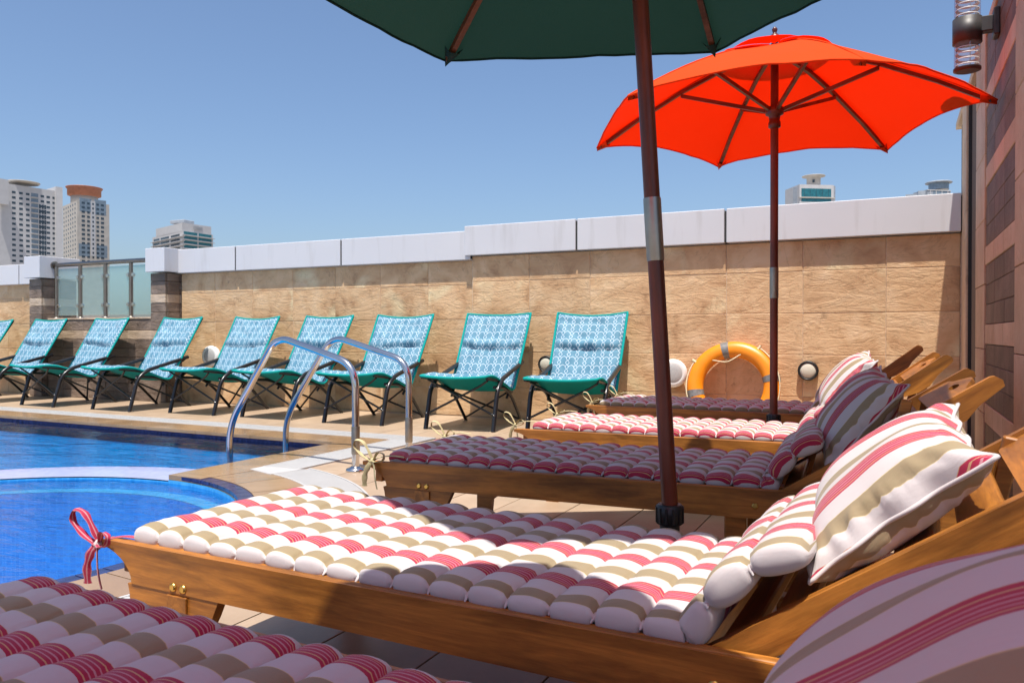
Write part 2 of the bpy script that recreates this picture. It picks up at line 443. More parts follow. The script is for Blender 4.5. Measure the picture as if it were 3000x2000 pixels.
# deck tiles (each its own piece)
def clip(poly, nx, ny, k):
    out = []
    for i in range(len(poly)):
        p, q = poly[i - 1], poly[i]
        dp, dq = nx * p[0] + ny * p[1] - k, nx * q[0] + ny * q[1] - k
        if (dp >= 0) != (dq >= 0):
            t = dp / (dp - dq); out.append((p[0] + (q[0] - p[0]) * t, p[1] + (q[1] - p[1]) * t))
        if dq >= 0: out.append(q)
    return out
G = .0025
ntile = 0
tilemesh = None
def deck_tile(x0, y0, x1, y1, circle):
    global ntile, tilemesh
    poly = [(x0 + G, y0 + G), (x1 - G, y0 + G), (x1 - G, y1 - G), (x0 + G, y1 - G)]
    full = True
    if circle:
        mx, my = (x0 + x1) / 2, (y0 + y1) / 2
        if mx > CX - .2:
            if all(math.hypot(p[0] - CX, p[1] - CY) < 1.82 for p in poly): return
            nx, ny = mx - CX, my - CY; l = math.hypot(nx, ny); nx /= l; ny /= l
            if min(math.hypot(p[0] - CX, p[1] - CY) for p in poly) < 1.75:
                poly = clip(poly, nx, ny, nx * CX + ny * CY + 1.66); full = False
    if len(poly) < 3: return
    c = (sum(p[0] for p in poly) / len(poly), sum(p[1] for p in poly) / len(poly))
    if full and abs(x1 - x0 - .3) < 1e-4 and abs(y1 - y0 - .6) < 1e-4:
        if tilemesh is None:
            t = MB(); t.box((0, 0, -.008), (.3 - 2*G, .6 - 2*G, .016), b=.0012); tilemesh = t.mesh('deck_tile'); tilemesh.materials.append(DECK)
        put('deck_tile', tilemesh, deck, (*c, .0095), (0, 0, random.choice((0, math.pi)))).location.z = .010 + random.uniform(-.0006, .0006)
    else:
        t = MB(); t.prism([(p[0] - c[0], p[1] - c[1]) for p in poly], -.016, 0, lambda p, q, h: (p, q, h))
        t.build('deck_tile', DECK, deck, (*c, .010))
    ntile += 1
xs = [-3.115 + .3 * i for i in range(0, 12)] + [.46]
ys = [6.7 - .6 * i for i in range(0, 13)]
for i in range(len(xs) - 1):
    for j in range(len(ys) - 1): deck_tile(xs[i], ys[j + 1], xs[i + 1], ys[j], True)
xx = -3.115
while xx > -12.6:
    for (ya, yb) in ((6.1, 6.7), (5.5, 6.1)): deck_tile(xx - .3, ya, xx, yb, False)
    lo = max(far_edge(xx - .3), far_edge(xx)) + .53
    if lo < 5.47: deck_tile(xx - .3, lo, xx, 5.5, False)
    xx -= .3

# pool basin
bas = MB()
def wall_strip(mb, loop, z0, z1):
    n = len(loop)
    V = [(p[0], p[1], z0) for p in loop] + [(p[0], p[1], z1) for p in loop]
    mb.add(V, [(i, (i + 1) % n, n + (i + 1) % n, n + i) for i in range(n)])
wall_strip(bas, outline, -1.25, -.012)
basin = tag(bas.build('pool_basin', BASIN), kind='structure')
fill_poly(outline, [], -1.25, 'basin_floor', BASIN).parent = basin
nv = MB(); wall_strip(nv, [(p[0] + (-.003 if p[0] <= PE + .01 else 0), p[1] - .003) for p in [(PE, far_edge(PE)), (-13, far_edge(-13))]], -.13, -.006)
nv.build('waterline_tiles', NAVY, basin)
fl = fill_poly(arc(RP + .05, 0, 360, 72)[:-1], [], -.62, 'spa_floor', SPAFLOOR); fl.parent = basin
lg = MB()
a0 = arc(1.15, 40, 270, 90); a1 = arc(1.249, 40, 270, 90)
lg.add([(p[0], p[1], -.085) for p in a0] + [(p[0], p[1], -.085) for p in a1], [(i, i + 1, 92 + i, 91 + i) for i in range(90)])
lg.build('spa_ledge', LEDGE, basin)
lg = MB(); lg.add([(p[0], p[1], -.087) for p in a0] + [(p[0], p[1], -.62) for p in a0], [(i, 91 + i, 92 + i, i + 1) for i in range(90)])
lg.build('spa_wall', SPA, basin)
rg = MB()
i0 = arc(1.25, 90, 270, 60); i1 = arc(1.59, 90, 270, 60); n_ = len(i0)
V = []
for z, l in ((-.016, i0), (-.016, i0), (-.012, [(CX + (p[0]-CX)*.994, CY + (p[1]-CY)*.994) for p in i1]), (-.9, i1)):
    V += [(p[0], p[1], z) for p in l]
rg.add(V, [(k*n_+i, k*n_+i+1, (k+1)*n_+i+1, (k+1)*n_+i) for k in range(3) for i in range(n_ - 1)])
rg.build('spa_divider', LILAC, basin)
iw = MB(); iw.add([(p[0], p[1], -.7) for p in i0] + [(p[0], p[1], -.022) for p in i0], [(i, i + 1, n_ + i + 1, n_ + i) for i in range(n_ - 1)])
iw.build('spa_wall', SPA, basin)
ow = arc(RP - .002, -90, 90, 48)
iw = MB(); iw.add([(p[0], p[1], -.7) for p in ow] + [(p[0], p[1], -.013) for p in ow], [(i, i + 1, 50 + i, 49 + i) for i in range(48)])
iw.build('spa_wall', SPA, basin)
# navy lip tiles round the spa
for k in range(44):
    a = 90 - k * 4.3; t = MB()
    pl = arc(1.251, a - .12, a - 4.18, 3) + arc(1.325, a - 4.18, a - .12, 3)
    c = (CX + 1.29 * math.cos(R(a - 2)), CY + 1.29 * math.sin(R(a - 2)))
    t.prism([(p[0]-c[0], p[1]-c[1]) for p in pl][::-1], -.02, 0, lambda p, q, h: (p, q, h))
    t.build('lip_tile', NAVY, basin, (*c, .013))
wat = fill_poly([(CX + (p[0]-CX), p[1]) for p in outline], [], WATERZ, 'water', WATER); tag(wat, kind='structure')

# coping
cop = thing('pool_coping', None, None); tag(cop, kind='structure')
def coping_piece(pl):
    c = (sum(p[0] for p in pl) / len(pl), sum(p[1] for p in pl) / len(pl)); t = MB()
    t.prism([(p[0]-c[0], p[1]-c[1]) for p in pl], -.035, 0, lambda p, q, h: (p, q, h))
    t.build('coping_stone', COPING, cop, (*c, .016 + random.uniform(0, .0008)))
for k in range(15):
    a = 90 - k * 12
    coping_piece((arc(1.327, a - .12, a - 11.88, 8) + arc(1.60, a - 11.88, a - .12, 8))[::-1])
yy = 3.475; top = far_edge(PE)
for y0, y1 in ((3.478, 3.86), (3.864, 4.245), (4.249, top - .002)):
    coping_piece([(PE, y0), (-3.372, y0), (-3.372, y1), (PE, y1)])
coping_piece([(PE - .25, far_edge(PE - .25)), (PE, top + .002), (-3.372, top + .002), (-3.372, top + .315), (PE - .25, far_edge(PE - .25) + .315)])
x = PE - .254
while x > -12.5:
    x2 = x - .6
    coping_piece([(x2 + .004, far_edge(x2)), (x, far_edge(x)), (x, far_edge(x) + .315), (x2 + .004, far_edge(x2) + .315)]); x = x2
coping_piece([(CX - .0, 3.151), (CX + .26, 3.14), (-3.372, 3.49), (PE, 3.49)])

# drain gratings
def grating(name, label, segs, bed):
    """segs: list of 4-point slats (ground outline)"""
    g = thing(name, label, 'grating', (segs[0][0][0], segs[0][0][1], 0)); ox, oy = segs[0][0]
    m = MB()
    for s4 in segs: m.prism([(p[0]-ox, p[1]-oy) for p in s4], -.010, 0.0, lambda p, q, h: (p, q, h + .0175))
    tag(m.build('slats', GRATEWHITE, g), kind='stuff')
    b = MB(); n = len(bed)//2
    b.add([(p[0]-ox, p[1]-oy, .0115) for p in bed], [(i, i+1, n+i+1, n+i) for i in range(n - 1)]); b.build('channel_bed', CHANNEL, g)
    for side in (bed[:n], bed[n:]):
        e = MB()
        for i in range(n - 1):
            p, q = Vector(side[i]), Vector(side[i+1]); d = (q - p); ln = d.length
            if ln < 1e-4: continue
            e.box(((p.x+q.x)/2-ox, (p.y+q.y)/2-oy, .0135), (ln, .012, .011), Matrix.Rotation(math.atan2(d.y, d.x), 4, 'Z'))
        e.build('edge_strip', GRATEWHITE, g)
    return g
segs = []; x = -3.125
while x > -12.5:
    a, b = x, x - .0165
    segs.append([(b, far_edge(b) + .318), (a, far_edge(a) + .318), (a, far_edge(a) + .535), (b, far_edge(b) + .535)]); x -= .0225
grating('drain_grating', 'long white slatted drain grating between pool and row of chairs', segs,
        [(-3.12 - i * 1.0, far_edge(-3.12 - i) + .318) for i in range(10)] + [(-3.12 - i * 1.0, far_edge(-3.12 - i) + .535) for i in range(10)])
segs = []; y = 3.60
while y < top + .30:
    segs.append([(-3.362, y), (-3.13, y), (-3.13, y + .0165), (-3.362, y + .0165)]); y += .0225
grating('drain_grating', 'short straight white drain grating under the steel pool handrails', segs,
        [(-3.368, 3.59), (-3.368, top + .31), (-3.122, 3.59), (-3.122, top + .31)])
segs = []; a = 71.5
while a > -60:
    da = .78
    segs.append([(CX + r_ * math.cos(R(q)), CY + r_ * math.sin(R(q))) for r_, q in ((1.612, a), (1.612, a - da*.72), (1.838, a - da*.72), (1.838, a))][::-1]); a -= da
grating('drain_grating', 'curved white drain grating following the round spa edge', segs, arc(1.606, 72, -60, 40) + arc(1.846, 72, -60, 40))
pl = MB(); pl.prism([(x_ + 3.2, y_ - 3.5) for x_, y_ in [(-3.366, 3.588), (-3.366, 3.48), (-3.14, 3.40), (-3.08, 3.62), (-3.125, 3.592)]], -.012, 0, lambda p, q, h: (p, q, h))
o = pl.build('drain_cover', GRATEWHITE, None, (-3.2, 3.5, .0195)); tag(o, 'plain white corner cover plate joining straight and curved drain gratings', 'cover plate')

# ------------------------------------------------------------------ back wall
def tile_mesh(w_, h_, t_, mat, b=.003):
    key = (round(w_, 3), round(h_, 3), round(t_, 3), mat.name)
    if key not in TM:
        m = MB(); m.box((0, 0, 0), (w_, t_, h_), b=b); me = m.mesh('wall_tile'); me.materials.append(mat); TM[key] = me
    return TM[key]
TM = {}
def tile_run(parent, px, xj, zj, yface, mat, gap=.004, name='wall_tile', jitter=.0015):
    """tiles on a face looking to -Y; px,py: parent origin"""
    for i in range(len(xj) - 1):
        for j in range(len(zj) - 1):
            w_ = xj[i+1] - xj[i] - gap; h_ = zj[j+1] - zj[j] - gap
            if w_ < .015 or h_ < .015: continue
            me = tile_mesh(w_, h_, .022, mat(i, j) if callable(mat) else mat)
            put(name, me, parent, ((xj[i]+xj[i+1])/2 - px[0], yface + .011 + random.uniform(-jitter, jitter) - px[1], (zj[j]+zj[j+1])/2), (0, 0, 0))
def cap_box(parent, px, x0, x1, y0, y1, z0, z1, name='cap_panel'):
    m = MB(); m.box((0, 0, 0), (x1-x0, y1-y0, z1-z0), b=.004)
    m.build(name, WHITEPANEL, parent, ((x0+x1)/2-px[0], (y0+y1)/2-px[1], (z0+z1)/2))
DARKJOINT = plain('dark_joint', (.03, .03, .03), .8)

YW = 6.70
# nearer (right) wall section
wr = thing('parapet_wall', 'tan stone parapet wall with taller white cap behind the loungers', 'wall', (-1.6, 6.9, 0)); o_ = (-1.6, 6.9)
m = MB(); m.box((.07, -.045, .775), (4.24, .30, 1.55)); m.build('core', GROUT, wr)
xj = [-3.655] + [-.047 - .6 * k for k in range(6, -1, -1)] + [.45]
xj = sorted(set(round(q, 4) for q in xj if q >= -3.655))
zj = [0.012, .305, .639, .972, 1.306, 1.548]
tile_run(wr, o_, xj, zj, YW, STONE)
caps = [-3.70, -2.555, -1.245, .448]
for i in range(3):
    a, b = caps[i] + (0 if i == 0 else .009), caps[i+1] - (0 if i == 2 else .009)
    cap_box(wr, o_, a, b, 6.635, 7.12, 1.556, 1.836)
m = MB(); m.box((.06, 0, 1.69), (4.20, .47, .255)); m.build('cap_core', DARKJOINT, wr, (-.02, -.02, 0))
# farther (left) wall section
wlft = thing('parapet_wall', 'tan stone parapet wall with lower white cap behind the teal chairs', 'wall', (-5.6, 6.95, 0)); o_ = (-5.6, 6.95)
m = MB(); m.box((0, -.065, .76), (3.93, .30, 1.52)); m.build('core', GROUT, wlft)
xj = [-7.57] + [-7.035 + .574 * k for k in range(6)] + [-3.66]
tile_run(wlft, o_, xj, [.012, .28, .614, .947, 1.283, 1.515], YW + .03, STONE)
caps = [-7.60, -6.66, -5.19, -3.655]
for i in range(3):
    a, b = caps[i] + (0 if i == 0 else .009), caps[i+1] - (0 if i == 2 else .009)
    cap_box(wlft, o_, a, b, 6.665, 7.15, 1.520, 1.795)
m = MB(); m.box((0, 0, 1.655), (3.9, .47, .25)); m.build('cap_core', DARKJOINT, wlft, (0, -.04, 0))

# pillars and low glazed bay
ROWS = [.012, .11, .215, .32, .425, .53, .635, .745, .85, .95, 1.06, 1.168, 1.27, 1.42, 1.515]
def bandmat(i, j): return BANDSTONE if j in (7, 11) else DARKSTONE
def pillar(label, x0, x1, y0, y1, z1):
    ox, oy = (x0+x1)/2, (y0+y1)/2
    t = thing('stone_pillar', label, 'pillar', (ox, oy, 0))
    m = MB(); m.box((0, 0, .76), (x1-x0-.03, y1-y0-.03, 1.51)); m.build('core', DARKGROUT, t)
    tile_run(t, (ox, oy), [x0, x1], ROWS, y0, bandmat)
    for j in range(len(ROWS) - 1):
        d = y1 - y0 - .024; nseg = 2 if d > .15 else 1
        for k in range(nseg):
            me = tile_mesh(d/nseg - .004, ROWS[j+1]-ROWS[j]-.004, .022, bandmat(0, j))
            put('wall_tile', me, t, (x1-.011-ox, y0+.024+d/nseg*(k+.5)-oy, (ROWS[j]+ROWS[j+1])/2), (0, 0, math.pi/2))
    m = MB(); m.box((0, 0, 0), (x1-x0+.068, y1-y0+.07, .275), b=.004); m.build('cap', WHITEPANEL, t, (.004, -.012, 1.52 + .1375 + .008))
    return t
pillar('banded brown stone pillar right of the glass railing', -7.83, -7.585, 6.51, 6.90, 1.52)
pillar('banded brown stone pillar left of the glass railing', -10.06, -9.82, 6.51, 7.0, 1.52)
low = thing('low_wall', 'low banded brown stone wall beneath the glass railing', 'wall', (-8.8, 6.72, 0)); o_ = (-8.8, 6.72)
m = MB(); m.box((0, 0, .495), (1.97, .24, .985)); m.build('core', DARKGROUT, low)
xj = [-9.797, -9.5, -9.1, -8.7, -8.3, -7.9, -7.818]
tile_run(low, o_, xj, [.012, .11, .215, .32, .425, .53, .635, .745, .85, .985], 6.578, bandmat)
m = MB(); m.box((0, 0, 0), (1.97, .30, .02), b=.003); m.build('sill', BANDSTONE, low, (0, 0, .998))
wf = thing('parapet_wall', 'tan stone parapet wall with white cap at the far left', 'wall', (-11.6, 6.95, 0)); o_ = (-11.6, 6.95)
m = MB(); m.box((0, -.065, .74), (3.10, .30, 1.48)); m.build('core', GROUT, wf)
tile_run(wf, o_, [-13.15, -12.6, -12.0, -11.43, -10.85, -10.28, -10.05], [.012, .28, .614, .947, 1.283, 1.475], YW + .03, STONE)
for a, b in ((-13.15, -11.9), (-11.88, -10.52), (-10.50, -10.075)): cap_box(wf, o_, a, b, 6.66, 7.15, 1.47, 1.735)
m = MB(); m.box((0, 0, 1.6), (3.04, .47, .24)); m.build('cap_core', DARKJOINT, wf, (0, -.04, 0))

gr = thing('glass_railing', 'steel and frosted green glass railing between two stone pillars', 'railing', (-8.8, 6.66, 1.008)); RZ = 1.008
m = MB(); m.tube([(-1.0, 0, 1.695-RZ), (.98, 0, 1.695-RZ)], .028, 14); m.build('handrail', RAILSTEEL, gr)
m = MB(); m.tube([(-.985, 0, 1.695-RZ), (-.955, 0, 1.695-RZ)], .05, 16); m.build('wall_flange', RAILSTEEL, gr)
px_ = [-.935, -.47, .0, .457]
for i, x in enumerate(px_):
    m = MB(); m.tube([(x, 0, 0), (x, 0, .665)], .024, 12); p = m.build('post', RAILSTEEL, gr)
    m = MB(); m.lathe([(.045, 0), (.045, .01), (.028, .014)], 16); q = m.build('base_flange', BRUSHED, p, (x, 0, .001))
    for z in (.16, .52):
        for sx in ((1,) if i == 0 else (-1, 1)):
            m = MB(); m.lathe([(.022, -.014), (.026, 0), (.022, .014)], 12, Matrix.Rotation(math.pi/2, 4, 'X')); m.build('glass_clamp', STEEL, p, (x + sx*.045, -.004, z))
for a, b in zip([-.89, -.425, .045, .502], [-.515, -.045, .412, .975]):
    m = MB(); m.box((0, 0, 0), (b - a, .010, .60), b=.001); m.build('glass_panel', GLASS, gr, ((a+b)/2, 0, .335))

# ------------------------------------------------------------------ right-hand facade wall
RW = .47
fw = thing('building_wall', 'tall shaded facade wall of tan stone with dark brown tile panels', 'wall', (RW, 4.3, 0)); H = 2.47
def fbox(name, mat, y0, y1, z0, z1, proud, par=fw, depth=.03, b=.003):
    m = MB(); m.box((0, 0, 0), (depth, y1-y0, z1-z0), b=b)
    return m.build(name, mat, par, (-proud + depth/2, (y0+y1)/2 - 4.3, (z0+z1)/2))
m = MB(); m.box((.20, 0, H/2), (.36, 5.6, H - .02)); m.build('core', plain('facade_grout', (.14, .10, .075), .9), fw, (0, .15, 0))
bz = [.312, .747, .856, 1.183, 1.287, 1.614, 1.723, 2.05, 2.155, 2.46]
# dark panels and pale bands between
DK = [(0.0, .312 - .0), (.421, .747), (.856, 1.183), (1.287, 1.614), (1.723, 2.05), (2.155, 2.46)]
for z0, z1 in DK:
    n = max(1, round((z1 - z0) / .109))
    for r_ in range(n):
        for k in range(3):
            a = 3.90 + k * .4; zz = z0 + (z1 - z0) * r_ / n
            fbox('wall_tile', RDARK, a + .001, a + .399, zz + .001, zz + (z1-z0)/n - .001, .003 + random.uniform(0, .002))
LB = [(.312, .421), (.747, .856), (1.183, 1.287), (1.614, 1.723), (2.05, 2.155)]
for z0, z1 in LB:
    for k in range(3): fbox('wall_tile', RSTONE, 3.902 + k*.4, 4.298 + k*.4, z0 + .002, z1 - .002, .008)
zz = [0.0, .36, .72, 1.08, 1.44, 1.80, 2.16, 2.46]
for y0, y1 in ((5.104, 5.62), (3.36, 3.896), (2.75, 3.356), (2.1, 2.746)):
    for j in range(7): fbox('wall_tile', RSTONE, y0, y1 - .004, zz[j] + .002, zz[j+1] - .002, .012 + random.uniform(0, .002))
for j in range(7): fbox('wall_tile', RSTONE, 5.64, 6.26, zz[j] + .002, zz[j+1] - .002, -.045)
m = MB(); m.box((0, 0, 0), (.40, 5.9, .05), b=.004); m.build('coping', RSTONE, fw, (.185, .1, H + .012))
cp = thing('corner_pier', 'narrow tan stone pier where parapet meets the facade wall', 'pier', (.52, 6.5, 0))
m = MB(); m.box((0, 0, H/2), (.13, .34, H), b=.006); m.build('shaft', RSTONE, cp)
m = MB(); m.box((0, 0, H/2), (.03, .024, H - .02)); m.build('dark_reveal', DARKJOINT, cp, (-.035, -.184, 0))
# ------------------------------------------------------------------ sun loungers
BACK_A = R(33.7); HX, HZ = 1.37, .305
BA = [R(33.7), R(33.7), R(33), R(36.5), R(38.5)]
HXL = [1.37, 1.36, 1.44, 1.33, 1.415]        # backrest hinge in lounger coordinates
def screw(parent, x, y, z, side):
    m = MB(); m.lathe([(.0095, 0), (.0095, .002), (.006, .0042)], 14, Matrix.Rotation(math.pi/2 * side, 4, 'X'))
    m.build('screw', BRASS, parent, (x, y, z))
    
def make_lounger():
    t = thing('sun_lounger', 'x', 'sun lounger')
    prof = [(0, .335), (.0, .322)]
    for k in range(1, 9):
        a = k / 8; prof.append((.10 * math.sin(a * math.pi / 2) ** 1.3, .322 - .072 * (1 - math.cos(a * math.pi / 2))))
    prof += [(1.93, .25), (1.95, .262), (1.95, .323), (1.94, .335)]
    for s in (-1, 1):
        m = MB(); b = .004
        cxp = sum(p[0] for p in prof)/len(prof); cz = .295
        def sh(p, q, h): return (p, h, q)
        m.prism(prof[::-1] if s > 0 else prof[::-1], -.014, .014, sh)
        m.build('side_rail', TEAKX, t, (0, s * .303, 0))
        # rounded top edge strip sits 2 mm proud
        m = MB(); m.tube([(.012, 0, .334), (1.94, 0, .334)], .0105, 8); m.build('rail_edge', TEAKX, t, (0, s * .3035, -.0065))
        # foot bracket with scroll outline
        br = [(.085, .252), (.09, .235)]
        for k in range(1, 8):
            a = k / 7; br.append((.09 + .075 * a ** 1.6, .235 - .105 * math.sin(a * math.pi / 2)))
        br += [(.165, .0), (.225, .0), (.235, .10)]
        for k in range(1, 9):
            a = k / 8; br.append((.235 + .125 * a, .10 + .06 * a + .05 * math.sin(a * math.pi) * .2 + .09 * a ** 3 * .99))
        br += [(.36, .252)]
        m = MB(); m.prism(br[::-1], -.012, .012, sh); m.build('foot_leg', TEAKX, t, (0, s * .303, -.003))
        m = MB(); m.box((0, 0, 0), (.058, .005, .075), b=.001); m.build('tenon', TEAKY, t, (.245, s * .3185, .208))
        for dx in (.232, .262): screw(t, dx, s * .3172, .262, 1 if s < 0 else -1)
        for dx in (1.36, 1.62): screw(t, dx, s * .3172, .288, 1 if s < 0 else -1)
        m = MB(); m.box((0, 0, 0), (.065, .03, .262), b=.004); m.build('leg', TEAKX, t, (1.30, s * .272, .131))
        m = MB(); m.box((0, 0, 0), (.50, .022, .05), b=.003); m.build('stretcher', TEAKX, t, (1.60, s * .276, .215))
        m = MB(); m.box((0, 0, 0), (.065, .03, .262), b=.004); m.build('leg', TEAKX, t, (1.86, s * .272, .131))
    me = MB(); me.box((0, 0, 0), (.064, .578, .016), b=.003); me = me.mesh('slat'); me.materials.append(TEAKY)
    x = .10
    while x < 1.30: put('slat', me, t, (x, 0, .308)); x += .0905
    for x, z in ((.05, .285), (1.30, .27), (1.90, .28)):
        m = MB(); m.box((0, 0, 0), (.03, .578, .05), b=.003); m.build('cross_bar', TEAKY, t, (x, 0, z))
    # raised backrest: its own frame turned about the hinge
    bk = bpy.data.objects.new('backrest', None); COL.objects.link(bk); bk.parent = t; bk.empty_display_size = .1
    bk.location = (HX, 0, HZ); bk.rotation_euler = (0, -BACK_A, 0)
    for s in (-1, 1):
        pr = [(-.06, -.028), (.63, -.028), (.655, -.004), (.648, .026), (.636, .034), (-.05, .034), (-.06, .02)]
        if s: pr = [(-.06, -.022), (.42, -.022), (.48, -.040), (.53, -.042), (.575, -.024), (.655, -.010), (.66, .006), (.650, .024), (.64, .028), (-.05, .028), (-.06, .02)]
        m = MB(); m.prism(pr[::-1], -.0135, .0135, lambda p, q, h: (p, h, q)); m.build('back_rail', TEAKX, bk, (0, s * .262, 0))
    me2 = MB(); me2.box((0, 0, 0), (.066, .494, .015), b=.003); me2 = me2.mesh('back_slat'); me2.materials.append(TEAKY)
    for x in (.03, .125, .22, .315, .41): put('back_slat', me2, bk, (x, 0, .0125))
    # head board with hand hole
    n = 48; outer = []; inner = []
    for k in range(n):
        a = 2 * math.pi * k / n; dx, dy = math.cos(a), math.sin(a)    # dx along slope, dy across
        lo, hi, wd = -.085, .06, .247
        tt = min(((hi if dx > 0 else lo) / dx) if abs(dx) > 1e-6 else 9, (wd / abs(dy)) if abs(dy) > 1e-6 else 9)
        px, py = dx * tt, dy * tt
        if dx > 0 and px > 0: px = px * (.35 + .80 * math.exp(-(py / .115) ** 2))
        outer.append((px, py)); inner.append((.016 * dx + .012, .052 * dy))
    V = [(p, q, z) for z in (.0075, -.0075) for lp in (outer, inner) for p, q in lp]; F = []
    for k in range(n):
        j = (k + 1) % n
        F += [(k, j, n+j, n+k), (2*n+k, 3*n+k, 3*n+j, 2*n+j), (k, 2*n+k, 2*n+j, j), (n+k, n+j, 3*n+j, 3*n+k)]
    m = MB(); m.add(V, F); m.build('head_board', TEAKY, bk, (.555, 0, .0135))
    m = MB(); m.box((0, 0, 0), (.03, .03, .42), Matrix.Rotation(R(12), 4, 'Y'), b=.003)
    m.build('prop', TEAKX, t, (1.72, .23, .40)); m = MB(); m.box((0, 0, 0), (.03, .03, .42), Matrix.Rotation(R(12), 4, 'Y'), b=.003); m.build('prop', TEAKX, t, (1.72, -.23, .40))
    return t

LOUNGERS = [   # x of foot end, y of centre, rotation, words
    (-1.46, .632, R(-3.0)), (-1.575, 1.505, R(-2.1)), (-1.735, 2.650, R(2.6)), (-1.655, 3.755, R(2.0)), (-1.775, 5.12, R(-1.6))]
LLAB = ['teak sun lounger nearest the camera, mostly hidden under striped cushions',
        'teak sun lounger in the foreground with sunlit orange side rail and brass screws',
        'teak sun lounger just behind the green parasol pole, fully in shade',
        'teak sun lounger with the sunlit pale pink mattress, fourth from the camera',
        'teak sun lounger farthest back, under the orange parasol by the wall']
MLAB = ['striped mattress in shade at the bottom left corner of the picture',
        'long striped mattress half in sun in the foreground, tied with a red and white bow',
        'magenta striped mattress in deep shade behind the green parasol pole',
        'bright sunlit pink and cream striped mattress on the fourth lounger',
        'dim mauve striped mattress on the farthest lounger in front of the lifebuoy']
PLAB = ['large striped pillow blurred at the bottom right corner',
        'plump tan and white striped pillow in sun on the foreground lounger',
        'dark red striped pillow in shade standing on the third lounger',
        'white and tan pillow with sunlit top on the fourth lounger',
        'small mauve shaded pillow on the farthest lounger']
lounger0 = make_lounger()
SPOTS = []
for i, (x, y, r_) in enumerate(LOUNGERS):
    o = lounger0 if i == 0 else copy_tree(lounger0)
    o.location = (x, y, .010); o.rotation_euler = (0, 0, r_); o['label'] = LLAB[i]; o['group'] = 'teak loungers in a row'
    for ch in o.children:
        if ch.name.startswith('backrest'): ch.rotation_euler = (0, -BA[i], 0); ch.location.x = HXL[i]
    SPOTS.append(o)

